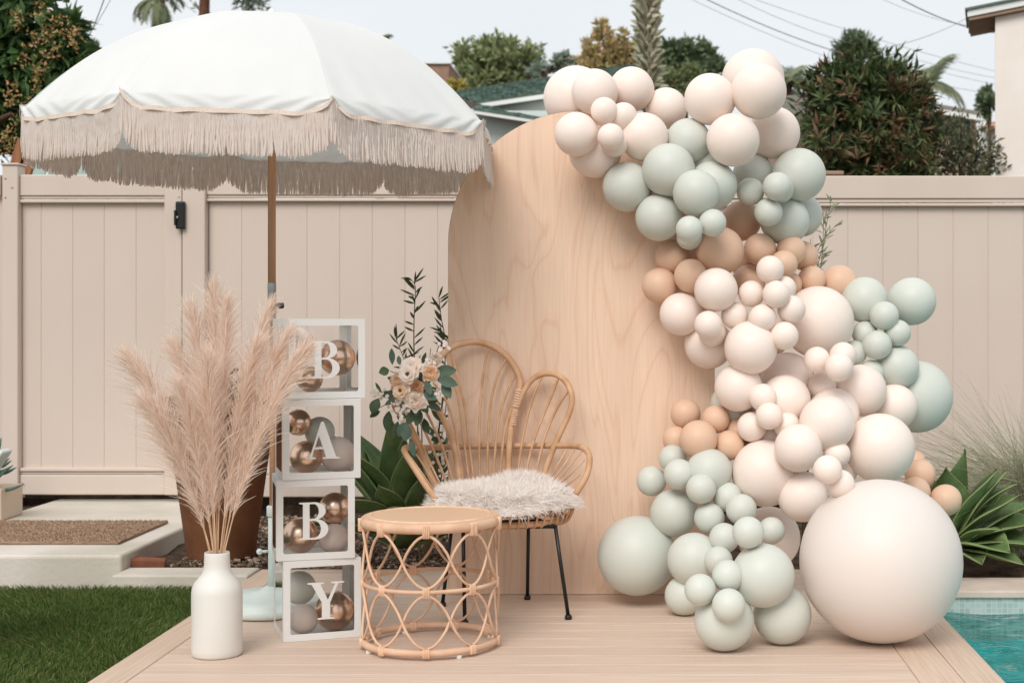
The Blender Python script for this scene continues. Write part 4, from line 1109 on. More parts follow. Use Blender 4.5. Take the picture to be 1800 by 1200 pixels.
def agave_leaf(root, base, az, el, ln_, wd_, droop=.3, twist=0.0):
    h = Vector((math.cos(az), math.sin(az), 0)); s_ = Vector((-math.sin(az), math.cos(az), 0))
    cur = []; p = Vector(base); e_ = el
    n = 14
    for i in range(n + 1):
        cur.append((p.copy(), e_)); e_ = el - droop * ((i + 1) / n) ** 1.6
        p = p + (h * math.cos(e_) + Vector((0, 0, 1)) * math.sin(e_)) * (ln_ / n)
    def prof_(v): return wd_ * .5 * max(.012, (.45 + .62 * math.sin(math.pi * min(1, v * .92 + .02))) * (1 - max(0, (v - .42) / .58) ** 2.2))
    def f(u, v):
        i = min(n, int(v * n + .5)); c, e2 = cur[i]; x = (u - .5) * 2
        nrm = -h * math.sin(e2) + Vector((0, 0, 1)) * math.cos(e2)
        wv = prof_(v); sw = s_ * math.cos(twist * v) + nrm * math.sin(twist * v)
        return c + sw * (wv * x) + nrm * (wv * (.38 * x * x + .05 * math.sin(7 * v + 3 * x)) + .004)
    mb = MB(); mb.grid(f, 8, n)
    V = list(mb.v); nv = len(V)
    top = obj_ = mb.obj('leaf', M_agave, root, True)
    md = top.modifiers.new('thickness', 'SOLIDIFY'); md.thickness = .009; md.offset = -1
    mb = MB(); mb.tube([f(0, v / n) for v in range(n + 1)], [.0022] * n + [.001], 5); mb.tube([f(1, v / n) for v in range(n + 1)], [.0022] * n + [.001], 5); mb.obj('margin', M_amargin, top)
def agave(lab, c, sz, leaves, extra=16):
    r_ = thing('agave', lab, 'agave', (c[0], c[1], c[2]), None)
    for k in range(extra):
        az = 2.4 * k + .4; el = math.radians(22 + 58 * k / extra)
        agave_leaf(r_, Vector(c) + Vector((.03 * math.cos(az), .03 * math.sin(az), .05 + .008 * k)), az, el, sz * random.uniform(.8, 1.1), sz * .27, random.uniform(.1, .6))
    for (az, el, ln_, wd_, dr, tw) in leaves:
        agave_leaf(r_, Vector(c) + Vector((0, -.03, .10)), math.radians(az), math.radians(el), ln_, wd_, dr, tw)
    return r_
c1 = P(705, 985, 7.35); c1.z = -.01
agave('broad leaved agave behind the drum table and letter boxes', tuple(c1), .5, [(262, 78, .66, .17, .1, .3), (200, 62, .66, .19, .2, -.4), (300, 70, .62, .16, .2, .2), (185, 20, .55, .2, .5, 0), (340, 62, .6, .17, .3, 0), (235, 40, .5, .19, .4, .2), (285, 38, .5, .18, .5, 0), (30, 66, .62, .17, .2, 0), (160, 66, .66, .18, .2, 0)])
c2 = P(1672, 1008, 7.12); c2.z = -.01
agave('broad leaved agave at right between the giant balloon and ornamental grass', tuple(c2), .44, [(300, 80, .50, 0.20, .05, .2), (325, 62, .46, 0.22, .1, .4), (335, 46, .42, 0.23, .2, .5), (345, 26, .44, 0.23, .25, .5), (338, 10, .42, 0.22, .15, .3), (310, 16, .34, 0.23, .5, .4), (325, -4, .36, 0.19, .1, .2), (290, 0, .26, 0.19, .3, 0), (10, 34, .46, 0.22, .3, .3), (250, 66, .46, 0.20, .1, 0), (350, 6, .46, 0.19, .2, 0), (355, 58, .46, 0.20, .1, .2)], 7)

# ------------------------------------------------------------------ ornamental grass at the right edge
M_ograss = mat('ornamental_grass_blade', C(150, 152, 122), .7, .2, transl=.25, island=[C(148, 152, 122), C(178, 178, 150), C(194, 190, 166), C(160, 166, 134), C(184, 174, 150)])
gb = P(1812, 985, 7.6)
og_ = thing('ornamental_grass', 'grey green fountain grass arching in from the right frame edge', 'ornamental grass', (gb.x, gb.y, -.01))
n = 2600
az = rng.uniform(0, 2 * math.pi, n); el = np.radians(rng.uniform(35, 88, n)); L_ = rng.uniform(.4, .95, n)
B0 = np.stack([rng.normal(0, .06, n), rng.normal(0, .05, n), np.full(n, -.01)], 1)
hd = np.stack([np.cos(az), np.sin(az) * .8, np.zeros(n)], 1)
segs = [B0]; dirc = hd * np.cos(el)[:, None] + np.array([0, 0, 1]) * np.sin(el)[:, None]
P1 = B0 + dirc * (L_ * .55)[:, None]
d2 = dirc * .8 + hd * .55 + np.array([0, 0, -1.0]) * rng.uniform(.1, .8, n)[:, None] + rng.normal(0, .12, (n, 3))
P2 = P1 + d2 / np.linalg.norm(d2, axis=1, keepdims=True) * (L_ * .6)[:, None]
o = link('blades', strips('blades', B0, P1, P2, rng.uniform(.0025, .005, n), M_ograss, (1, .9, .2)), og_); o['kind'] = 'stuff'

# ------------------------------------------------------------------ terracotta planter behind the pampas
M_terra = mat('terracotta', C(140, 94, 66), .8, .15, C(120, 80, 56), 7, detail=6, bump=.2)
tp = P(389, 985, 7.45)
pt_ = thing('planter', 'tall rust brown tapered planter on the gravel behind the pampas grass', 'planter', (tp.x, tp.y, 0))
mb = MB(); mb.lathe([(.16, .001), (.166, .01), (.266, .745), (.284, .750), (.288, .765), (.288, .80), (.280, .805), (.256, .803), (.25, .72), (.24, .70)], (tp.x, tp.y, 0), 56, True, False); mb.obj('planter_body', M_terra, pt_, True)
mb = MB(); mb.lathe([(.0, .715), (.252, .715)], (tp.x, tp.y, 0), 40, False, False); mb.obj('planter_soil', M_soil, pt_)
s3 = thing('plant', 'small dark green plant growing in the rust brown planter', 'plant', (tp.x, tp.y, .715))
for pts in ([(392, 715), (398, 690), (404, 655)], [(392, 715), (402, 690), (416, 668)], [(392, 715), (388, 690), (384, 680)], [(380, 715), (372, 690), (362, 676)], [(395, 715), (410, 700), (420, 690)]):
    branch(s3, [P(x, y, 7.38) for x, y in pts], .004, 9, .022, .055, M_leafd, .2, 45)

# ------------------------------------------------------------------ small planter and succulent at the left edge
M_box = mat('beige_planter', C(204, 186, 166), .6, .25)
pb = thing('planter_box', 'low beige planter box on the step edge at far left', 'planter box', (-3.85, 8.25, .084))
mb = MB(); mb.rbox(-4.05, -3.585, 8.12, 8.40, .086, .26, .006); mb.obj('box_body', M_box, pb)
M_succ = mat('succulent_leaf', C(70, 98, 88), .5, .3, C(96, 122, 110), 12, rnd=.15)
su = thing('succulent', 'blue green finger leaved succulent beside the white chair at far left', 'succulent', (-3.66, 8.22, .25))
for k in range(46):
    a = 2.4 * k; e_ = math.radians(10 + 72 * ((k * .618) % 1)); L1 = random.uniform(.10, .17)
    b0 = Vector((-3.70 + .05 * math.cos(a), 8.18 + .04 * math.sin(a), .25 + .16 * ((k * .37) % 1)))
    dv = Vector((math.cos(a) * math.cos(e_), math.sin(a) * math.cos(e_) * .8, math.sin(e_) * .9 - .15))
    mb = MB(); c_ = [b0, b0 + dv * L1 * .5, b0 + dv * L1 + Vector((0, 0, .03))]
    mb.tube(spline(c_, 8), [.007, .010, .011, .011, .010, .009, .007, .004, .002][:len(spline(c_, 8))], 6); mb.obj('leaf', M_succ, su, True)
mb = MB(); mb.tube([(-3.70, 8.18, .25), (-3.70, 8.18, .42)], .012, 8); mb.obj('stem', M_stem, su)

# ------------------------------------------------------------------ white garden chair, mostly out of frame at the left
gc = thing('garden_chair', 'white slatted garden chair on the lawn cut off by left frame edge', 'garden chair', (-2.95, 5.45, -.05))
def plank(name, a_, b_, wv, th_, wdir):
    a_, b_ = Vector(a_), Vector(b_); d_ = (b_ - a_); L1 = d_.length; d_.normalize(); wd_ = Vector(wdir).normalized(); n_ = d_.cross(wd_).normalized()
    M = Matrix(((wd_.x, d_.x, n_.x, a_.x), (wd_.y, d_.y, n_.y, a_.y), (wd_.z, d_.z, n_.z, a_.z), (0, 0, 0, 1)))
    mb = MB(); mb.rbox(-wv / 2, wv / 2, 0, L1, -th_ / 2, th_ / 2, min(.009, th_ * .45), 3, M); return mb.obj(name, M_mint, gc, False)
for k in range(5):
    yk = 5.20 + .105 * k
    plank('back_slat', (-2.74, yk, .28), (-2.465, yk, .705 - .02 * abs(k - 4)), .092, .024, (0, 1, 0))
    plank('seat_slat', (-3.23 + .1 * k, 5.16, .25 + .005 * (4 - k)), (-3.23 + .1 * k, 5.67, .25 + .005 * (4 - k)), .085, .022, (1, 0, 0))
for yk in (5.14, 5.69):
    plank('arm', (-3.35, yk, .44), (-2.72, yk, .44), .10, .022, (0, 1, 0))
    plank('leg', (-3.25, yk, -.055), (-3.25, yk, .43), .07, .024, (1, 0, 0))
    plank('leg', (-2.565, yk, -.055), (-2.86, yk, .28), .07, .024, (1, 0, 0))
plank('back_rail', (-2.745, 5.16, .30), (-2.745, 5.66, .30), .07, .02, (1, 0, 1))
BALLOONS = [
(-0.347,6.580,2.179,0.1443,'blush','the only large balloon in the blush cluster at upper left tip'),
(-0.259,6.404,2.182,0.0990,'blush','medium blush balloon, second highest medium one in blush cluster at upper left tip'),
(-0.101,6.535,2.212,0.0998,'blush','medium blush balloon, highest medium one in blush cluster at upper left tip'),
(0.053,6.580,2.134,0.0927,'blush','medium blush balloon, third highest medium one in blush cluster at upper left tip'),
(-0.325,6.173,1.970,0.0918,'blush','medium blush balloon, fourth highest medium one in blush cluster at upper left tip'),
(-0.209,6.183,2.069,0.0569,'blush','small blush balloon, highest small one in blush cluster at upper left tip'),
(-0.129,6.219,2.052,0.0572,'blush','small blush balloon, second highest small one in blush cluster at upper left tip'),
(-0.179,6.108,1.951,0.0555,'blush','small blush balloon, third highest small one in blush cluster at upper left tip'),
(-0.167,6.193,1.932,0.0570,'blush','small blush balloon, lowest small one in the blush cluster at upper left tip'),
(-0.043,6.252,1.968,0.1028,'blush','medium blush balloon, fifth highest medium one in blush cluster at upper left tip'),
(-0.252,6.294,1.910,0.1109,'blush','medium blush balloon, lowest medium one in the blush cluster at upper left tip'),
(0.440,6.580,2.260,0.1391,'blush','the only large balloon in the blush cluster at the garland peak'),
(0.440,6.222,2.156,0.1169,'blush','medium blush balloon, highest medium one in blush cluster at the garland peak'),
(0.236,6.257,2.128,0.1095,'blush','medium blush balloon, second highest medium one in blush cluster at the garland peak'),
(0.329,6.175,1.946,0.1112,'blush','medium blush balloon, lowest medium one in the blush cluster at the garland peak'),
(0.523,6.472,2.012,0.1153,'blush','medium blush balloon, third highest medium one in blush cluster at the garland peak'),
(0.145,6.292,1.956,0.0961,'sage','medium sage green balloon, highest medium one in upper sage cluster over the backdrop'),
(0.060,6.189,1.822,0.1115,'sage','medium sage green balloon, second highest medium one in upper sage cluster over the backdrop'),
(-0.113,6.259,1.758,0.1054,'sage','medium sage green balloon, fourth highest medium one in upper sage cluster over the backdrop'),
(0.173,6.095,1.718,0.0966,'sage','medium sage green balloon, fifth highest medium one in upper sage cluster over the backdrop'),
(0.246,6.238,1.762,0.1038,'sage','medium sage green balloon, third highest medium one in upper sage cluster over the backdrop'),
(0.019,6.224,1.626,0.0987,'sage','medium sage green balloon, lowest medium one in the upper sage cluster over the backdrop'),
(0.143,6.025,1.565,0.0554,'sage','small sage green balloon, second highest small one in upper sage cluster over the backdrop'),
(0.239,6.060,1.594,0.0569,'sage','small sage green balloon, highest small one in upper sage cluster over the backdrop'),
(0.148,6.230,1.546,0.0561,'sage','small sage green balloon, lowest small one in the upper sage cluster over the backdrop'),
(0.437,6.490,1.829,0.0927,'sage','medium sage green balloon, second highest medium one in upper sage cluster beside the fence'),
(0.627,6.401,1.822,0.1153,'sage','medium sage green balloon, highest medium one in upper sage cluster beside the fence'),
(0.410,6.310,1.742,0.0593,'sage','small sage green balloon, third highest small one in upper sage cluster beside the fence'),
(0.516,6.208,1.755,0.0608,'sage','small sage green balloon, highest small one in upper sage cluster beside the fence'),
(0.536,6.304,1.753,0.0605,'sage','small sage green balloon, second highest small one in upper sage cluster beside the fence'),
(0.484,6.265,1.651,0.0601,'sage','small sage green balloon, lowest small one in the upper sage cluster beside the fence'),
(0.569,6.436,1.626,0.1058,'sage','medium sage green balloon, lowest medium one in the upper sage cluster beside the fence'),
(0.653,6.580,1.660,0.0966,'sage','medium sage green balloon, third highest medium one in upper sage cluster beside the fence'),
(0.385,6.535,1.632,0.0896,'tan','medium tan balloon, highest medium one in tan band across the garland'),
(0.278,6.275,1.488,0.1032,'tan','medium tan balloon, second highest medium one in tan band across the garland'),
(0.458,6.400,1.499,0.0702,'tan','small tan balloon, highest small one in tan band across the garland'),
(0.593,6.399,1.496,0.0644,'tan','small tan balloon, second highest small one in tan band across the garland'),
(0.554,6.326,1.434,0.0594,'tan','small tan balloon, fourth highest small one in tan band across the garland'),
(0.661,6.535,1.476,0.0640,'tan','small tan balloon, third highest small one in tan band across the garland'),
(0.081,6.346,1.464,0.0770,'tan','medium tan balloon, third highest medium one in tan band across the garland'),
(0.024,6.311,1.341,0.0766,'tan','medium tan balloon, lowest medium one in the tan band across the garland'),
(0.155,6.240,1.381,0.0721,'tan','medium tan balloon, fourth highest medium one in tan band across the garland'),
(0.414,6.480,1.362,0.0736,'tan','medium tan balloon, fifth highest medium one in tan band across the garland'),
(0.693,6.500,1.371,0.0611,'tan','small tan balloon, fifth highest small one in tan band across the garland'),
(0.592,6.465,1.349,0.0557,'tan','small tan balloon, lowest small one in the tan band across the garland'),
(0.820,6.562,1.356,0.0822,'tan','medium tan balloon, sixth highest medium one in tan band across the garland'),
(0.256,6.135,1.321,0.0908,'blush','medium blush balloon, highest medium one in blush cluster under the tan band'),
(0.113,6.250,1.220,0.0906,'blush','medium blush balloon, second highest medium one in blush cluster under the tan band'),
(0.481,6.135,1.405,0.0577,'blush','small blush balloon, highest small one in blush cluster under the tan band'),
(0.406,6.170,1.305,0.0551,'blush','small blush balloon, third highest small one in blush cluster under the tan band'),
(0.503,6.092,1.301,0.0572,'blush','small blush balloon, fourth highest small one in blush cluster under the tan band'),
(0.541,6.170,1.327,0.0519,'blush','small blush balloon, second highest small one in blush cluster under the tan band'),
(0.448,6.110,1.204,0.0574,'blush','small blush balloon, seventh highest small one in blush cluster under the tan band'),
(0.335,6.170,1.215,0.0563,'blush','small blush balloon, sixth highest small one in blush cluster under the tan band'),
(0.222,6.088,1.176,0.0579,'blush','small blush balloon, eighth highest small one in blush cluster under the tan band'),
(0.242,6.174,1.143,0.0580,'blush','small blush balloon, ninth highest small one in blush cluster under the tan band'),
(0.570,6.135,1.239,0.0584,'blush','small blush balloon, fifth highest small one in blush cluster under the tan band'),
(0.537,6.100,1.131,0.0583,'blush','small blush balloon, lowest small one in the blush cluster under the tan band'),
(0.709,6.400,1.186,0.1554,'blush','the only large balloon in the blush cluster under the tan band'),
(0.400,6.135,1.081,0.1105,'blush','medium blush balloon, fourth highest medium one in blush cluster under the tan band'),
(0.232,6.293,1.091,0.1035,'blush','medium blush balloon, third highest medium one in blush cluster under the tan band'),
(0.352,6.184,0.913,0.1005,'blush','medium blush balloon, lowest medium one in the blush cluster under the tan band'),
(0.571,6.374,0.941,0.1148,'blush','medium blush balloon, fifth highest medium one in blush cluster under the tan band'),
(0.925,6.503,1.283,0.1006,'sage','medium sage green balloon, highest medium one in right sage cluster against the fence'),
(1.150,6.600,1.277,0.1067,'sage','medium sage green balloon, second highest medium one in right sage cluster against the fence'),
(0.998,6.413,1.213,0.0623,'sage','small sage green balloon, highest small one in right sage cluster against the fence'),
(0.923,6.468,1.135,0.0557,'sage','small sage green balloon, third highest small one in right sage cluster against the fence'),
(1.059,6.433,1.138,0.0579,'sage','small sage green balloon, second highest small one in right sage cluster against the fence'),
(0.964,6.398,1.087,0.0634,'sage','small sage green balloon, fourth highest small one in right sage cluster against the fence'),
(0.871,6.433,1.052,0.0542,'sage','small sage green balloon, fifth highest small one in right sage cluster against the fence'),
(1.062,6.468,0.989,0.0962,'sage','medium sage green balloon, lowest medium one in the right sage cluster against the fence'),
(0.944,6.425,0.965,0.0566,'sage','small sage green balloon, lowest small one in the right sage cluster against the fence'),
(1.173,6.600,0.852,0.1602,'sage','the only large balloon in the right sage cluster against the fence'),
(0.679,6.170,1.029,0.0556,'blush','small blush balloon, second highest small one in blush cluster above the giant balloon'),
(0.788,6.170,1.047,0.0568,'blush','small blush balloon, highest small one in blush cluster above the giant balloon'),
(0.761,6.091,1.002,0.0591,'blush','small blush balloon, third highest small one in blush cluster above the giant balloon'),
(0.714,6.289,0.915,0.0603,'blush','small blush balloon, fourth highest small one in blush cluster above the giant balloon'),
(0.883,6.324,0.894,0.1114,'blush','medium blush balloon, highest medium one in blush cluster above the giant balloon'),
(1.042,6.418,0.818,0.0993,'blush','medium blush balloon, third highest medium one in blush cluster above the giant balloon'),
(0.755,6.233,0.800,0.1098,'blush','medium blush balloon, fourth highest medium one in blush cluster above the giant balloon'),
(0.708,6.058,0.773,0.1138,'blush','medium blush balloon, fifth highest medium one in blush cluster above the giant balloon'),
(0.548,6.193,0.860,0.1067,'blush','medium blush balloon, second highest medium one in blush cluster above the giant balloon'),
(0.448,6.100,0.877,0.0573,'blush','small blush balloon, fifth highest small one in blush cluster above the giant balloon'),
(0.471,6.060,0.803,0.0558,'blush','small blush balloon, sixth highest small one in blush cluster above the giant balloon'),
(0.406,6.146,0.752,0.0626,'blush','small blush balloon, eighth highest small one in blush cluster above the giant balloon'),
(0.548,6.116,0.761,0.0551,'blush','small blush balloon, seventh highest small one in blush cluster above the giant balloon'),
(0.583,5.988,0.679,0.0973,'blush','medium blush balloon, sixth highest medium one in blush cluster above the giant balloon'),
(0.460,6.132,0.562,0.1392,'blush','large blush balloon, second highest large one in blush cluster above the giant balloon'),
(0.609,6.067,0.472,0.1033,'blush','medium blush balloon, lowest medium one in the blush cluster above the giant balloon'),
(0.636,5.428,0.650,0.0531,'blush','small blush balloon, tenth highest small one in blush cluster above the giant balloon'),
(0.744,6.026,0.650,0.0554,'blush','small blush balloon, ninth highest small one in blush cluster above the giant balloon'),
(0.690,5.477,0.592,0.0525,'blush','small blush balloon, lowest small one in the blush cluster above the giant balloon'),
(0.785,6.170,0.570,0.0640,'blush','small blush balloon, eleventh highest small one in blush cluster above the giant balloon'),
(0.937,6.135,0.665,0.1441,'blush','large blush balloon, highest large one in blush cluster above the giant balloon'),
(0.497,6.400,0.253,0.1353,'blush','large blush balloon, lowest large one in the blush cluster above the giant balloon'),
(0.844,5.512,0.302,0.3021,'white','giant white balloon resting on the deck at the garland foot'),
(0.134,6.313,0.794,0.0643,'tan','small tan balloon, highest small one in tan cluster above lower sage balloons'),
(0.259,6.228,0.778,0.0597,'tan','small tan balloon, second highest small one in tan cluster above lower sage balloons'),
(0.184,6.146,0.701,0.0794,'tan','the only medium balloon in the tan cluster above lower sage balloons'),
(0.092,6.278,0.689,0.0565,'tan','small tan balloon, fourth highest small one in tan cluster above lower sage balloons'),
(0.315,6.181,0.673,0.0629,'tan','small tan balloon, lowest small one in the tan cluster above lower sage balloons'),
(0.361,6.263,0.719,0.0687,'tan','small tan balloon, third highest small one in tan cluster above lower sage balloons'),
(1.152,6.400,0.528,0.0652,'tan','small tan balloon, second highest small one in tan cluster behind the giant balloon'),
(1.114,6.310,0.463,0.0642,'tan','small tan balloon, third highest small one in tan cluster behind the giant balloon'),
(1.244,6.310,0.428,0.0667,'tan','small tan balloon, lowest small one in the tan cluster behind the giant balloon'),
(1.136,6.490,0.571,0.0559,'tan','small tan balloon, highest small one in tan cluster behind the giant balloon'),
(0.338,6.324,0.831,0.0990,'sage','sage balloon peeking out behind blush balloons above the lower tan cluster'),
(0.078,6.235,0.611,0.0598,'sage','small sage green balloon, highest small one in lower left sage cluster on deck'),
(-0.012,6.268,0.514,0.0638,'sage','small sage green balloon, third highest small one in lower left sage cluster on deck'),
(0.102,6.088,0.562,0.0636,'sage','small sage green balloon, second highest small one in lower left sage cluster on deck'),
(0.227,6.111,0.571,0.0950,'sage','medium sage green balloon, highest medium one in lower left sage cluster on deck'),
(0.190,6.014,0.511,0.0612,'sage','small sage green balloon, fourth highest small one in lower left sage cluster on deck'),
(0.301,6.076,0.470,0.0607,'sage','small sage green balloon, fifth highest small one in lower left sage cluster on deck'),
(-0.072,6.202,0.209,0.1663,'sage','large sage green balloon, highest large one in lower left sage cluster on deck'),
(0.082,6.167,0.392,0.0990,'sage','medium sage green balloon, second highest medium one in lower left sage cluster on deck'),
(0.225,6.041,0.389,0.0627,'sage','small sage green balloon, seventh highest small one in lower left sage cluster on deck'),
(0.354,6.011,0.427,0.0635,'sage','small sage green balloon, sixth highest small one in lower left sage cluster on deck'),
(0.340,5.353,0.431,0.0576,'sage','small sage green balloon, ninth highest small one in lower left sage cluster on deck'),
(0.281,5.948,0.321,0.0605,'sage','small sage green balloon, tenth highest small one in lower left sage cluster on deck'),
(0.161,5.983,0.228,0.1089,'sage','medium sage green balloon, third highest medium one in lower left sage cluster on deck'),
(0.255,5.891,0.239,0.0577,'sage','small sage green balloon, eleventh highest small one in lower left sage cluster on deck'),
(0.477,6.020,0.340,0.0554,'sage','small sage green balloon, eighth highest small one in lower left sage cluster on deck'),
(0.396,5.388,0.269,0.1160,'sage','large sage green balloon, second highest large one in lower left sage cluster on deck'),
(0.265,5.334,0.278,0.0574,'sage','small sage green balloon, twelfth highest small one in lower left sage cluster on deck'),
(0.165,5.299,0.234,0.0571,'sage','small sage green balloon, lowest small one in the lower left sage cluster on deck'),
(0.264,5.245,0.189,0.0596,'sage','medium sage green balloon, lowest medium one in the lower left sage cluster on deck'),
(0.254,5.368,0.109,0.1093,'sage','large sage green balloon, lowest large one in the lower left sage cluster on deck'),
(0.474,5.475,0.108,0.1082,'sage','large sage green balloon, third highest large one in lower left sage cluster on deck'),
(0.122,6.001,0.080,0.0799,'sage','medium sage green balloon, fourth highest medium one in lower left sage cluster on deck'),
(0.222,6.352,1.860,0.0796,'sage','sage balloon mostly hidden behind the lowest blush ball of the peak cluster'),
(0.425,6.580,1.433,0.0773,'tan','tan balloon mostly hidden between tan band and small blush balloons'),
(0.503,6.535,1.124,0.0972,'blush','blush balloon mostly hidden behind small ones left of the large blush ball'),
(0.479,6.488,0.988,0.0864,'blush','blush balloon mostly hidden right of the medium ball under small blush ones'),
(0.484,6.228,0.703,0.0829,'blush','blush balloon mostly hidden behind a small trio left in the lower blush cluster'),
]
# ------------------------------------------------------------------ balloon garland
for (x, y, z, r, col, lab) in BALLOONS:
    core = Vector((.25 + .1 * math.sin(z * 3), 6.75, z + random.uniform(-.12, .05)))
    kn = core - Vector((x, y, z))
    if r > .25: kn = Vector((-.2, .5, -.35))
    balloon((x, y, z), r, col, lab, kn, 'balloons of the garland' if col != 'white' else None)
# ------------------------------------------------------------------ trees and houses beyond the fence
M_bark = mat('bark', C(104, 82, 64), .9, .1, C(76, 60, 48), 9, stretch=(4, 4, 1), bump=.6)
M_barkr = mat('bark_reddish', C(120, 84, 64), .9, .1, C(90, 62, 48), 9, stretch=(6, 6, 1), bump=.6)
def foliage(name, cols, tl=.2, rough=.6): return mat(name, cols[0], rough, .25, transl=tl, island=cols)
F_dark = foliage('foliage_dark', [C(86, 101, 77), C(112, 129, 95), C(98, 114, 84), C(132, 145, 107), C(77, 91, 72)])
F_mid = foliage('foliage_mid', [C(110, 124, 88), C(144, 155, 109), C(128, 140, 95), C(166, 168, 120), C(97, 111, 79)])
F_grey = foliage('foliage_grey', [C(131, 144, 131), C(155, 167, 150), C(114, 131, 117), C(173, 180, 158)])
F_warm = foliage('foliage_warm', [C(157, 155, 100), C(194, 177, 122), C(135, 142, 91), C(235, 187, 151), C(176, 166, 109)])
F_yell = foliage('foliage_yellow', [C(183, 166, 88), C(157, 149, 74), C(201, 178, 102)])
F_red = foliage('foliage_bronze', [C(112, 84, 66), C(134, 98, 78), C(94, 72, 56), C(122, 94, 66), C(104, 92, 58)], .15, .4)
F_green = foliage('foliage_glossy', [C(57, 83, 48), C(79, 109, 60), C(67, 95, 53), C(98, 124, 72), C(50, 72, 46)], .15, .4)
def blob_points(blobs, n):
    """points through the crown: blobs (cx,cy,cz,rx,ry,rz), clumped"""
    vol = np.array([b[3] * b[4] * b[5] for b in blobs]) ** .75; vol /= vol.sum()
    out = []; dirs = []
    for b, nn_ in zip(blobs, rng.multinomial(n, vol)):
        ncl = max(6, nn_ // 26)
        cd = rand_dirs(ncl); cr_ = rng.random(ncl) ** .45
        cc = cd * cr_[:, None]
        pick = rng.integers(0, ncl, nn_)
        p = cc[pick] + rng.normal(0, .17, (nn_, 3))
        out.append(p * np.array(b[3:6]) + np.array(b[:3])); dirs.append(p)
    return np.concatenate(out), np.concatenate(dirs)
def crown(name, root, blobs, n, ln_, wd_, m, up=.3, kind='stuff'):
    p, dd = blob_points(blobs, n)
    D = dd / (np.linalg.norm(dd, axis=1, keepdims=True) + .01) + rng.normal(0, .8, (len(p), 3)) + np.array([0, 0, up])
    me = leaf_quads(name, p - np.array(tuple(ORG[root])), D, rand_dirs(len(p)), rng.uniform(.7, 1.3, len(p)) * ln_, rng.uniform(.7, 1.3, len(p)) * wd_, m)
    o = link(name, me, root)
    if kind: o['kind'] = kind
    return o
def pxblob(px, py, rx, ry, Y, dep=1.0):
    c = P(px, py, Y); return (c.x, c.y, c.z, rx / F * Y, (rx + ry) / 2 / F * Y * dep, ry / F * Y)
def trunk(root, px, py, Y, r0, r1, limbs=(), m=M_bark, name='trunk', lean=0.0):
    top = P(px, py, Y); g0 = Vector((top.x - lean, Y, gz - .05))
    pts = spline([g0, g0.lerp(top, .4) + Vector((.15 * r0, 0, 0)), g0.lerp(top, .75) - Vector((.2 * r0, 0, 0)), top], 24)
    mb = MB(); mb.tube(pts, list(np.linspace(r0, r1, len(pts))), 10); tk = mb.obj(name, m, root, True)
    for (lx, ly, st) in limbs:
        a_ = pts[int(st * (len(pts) - 1))]; b_ = P(lx, ly, Y + random.uniform(-.4, .4))
        mb = MB(); c_ = spline([a_, a_.lerp(b_, .5) + Vector((0, 0, .15)), b_], 12); mb.tube(c_, list(np.linspace(r1 * .9, r1 * .2, len(c_))), 7); mb.obj('limb', m, root, True)
    return tk
def tree(lab, px, Y, blobs, n, ln_, wd_, m, group='trees beyond the fence', tr0=.16, name='tree', limbs=True, bark=None):
    g0 = P(px, 500, Y); r_ = thing(name, lab, 'tree', (g0.x, Y, gz), group)
    cy = sum(b[1] for b in blobs) / len(blobs)
    trunk(r_, px, cy, Y, tr0, tr0 * .5, [(b[0], b[1], random.uniform(.6, .95)) for b in blobs] if limbs else (), bark or M_bark)
    crown('crown', r_, [pxblob(*b, Y) for b in blobs], int(n * .8), ln_, wd_, m)
    return r_

# big flowering evergreen at the left, overhanging the fence
YM = 12.0
g0 = P(-40, 500, YM)
mg = thing('tree', 'large dark evergreen tree with rusty flower clusters at the left frame edge', 'tree', (g0.x, YM, gz), 'trees beyond the fence')
trunk(mg, -40, 60, YM, .16, .07, [(40, 60, .7), (90, 110, .75), (20, 200, .6), (-100, 120, .7), (30, -60, .9)])
blobs_m = [(-10, 20, 95, 75), (40, 90, 80, 62), (100, 95, 46, 42), (20, 180, 62, 60), (80, 165, 45, 44), (-60, 140, 90, 120), (30, 245, 26, 40), (-90, 20, 90, 110), (120, 62, 26, 30), (-20, -90, 110, 80)]
bl = [pxblob(*b, YM, .8) for b in blobs_m]
crown('crown', mg, bl, 11500, .15, .052, F_green, -.55)
p_, d_ = blob_points(bl, 2600)
o_sel = np.argsort(p_[:, 1])[:260]
ml = leaf_quads('leaf_single', np.zeros((1, 3)), np.array([[0, 0, -1.0]]), np.array([[1.0, 0, 0]]), [.16], [.055], F_green)
for i in o_sel:
    link('leaf', ml, mg, p_[i] + np.array([0, -.12, 0]), (random.uniform(-.9, .6), random.uniform(-1.2, 1.2), random.uniform(-1, 1)))
M_panicle = mat('flower_panicle', C(176, 138, 96), .9, .1, island=[C(150, 122, 78), C(186, 148, 106), C(176, 128, 98), C(140, 128, 74), C(164, 140, 92)])
def panicle(px, py, s):
    c = P(px, py, YM - random.uniform(.45, .75)); n = int(38 * s)
    t_ = rng.random(n); rr_ = .085 * s * (1 - .6 * t_) * np.sqrt(rng.random(n)); a = rng.uniform(0, 6.28, n)
    Q = np.array(tuple(c - ORG[mg])) + np.stack([rr_ * np.cos(a), rr_ * np.sin(a), .15 * s * (t_ - .4)], 1)
    o = link('flower_cluster', leaf_quads('flower_cluster', Q, rand_dirs(n) + np.array([0, 0, .5]), rand_dirs(n), rng.uniform(.02, .045, n), rng.uniform(.012, .022, n), M_panicle), mg); o['kind'] = 'stuff'
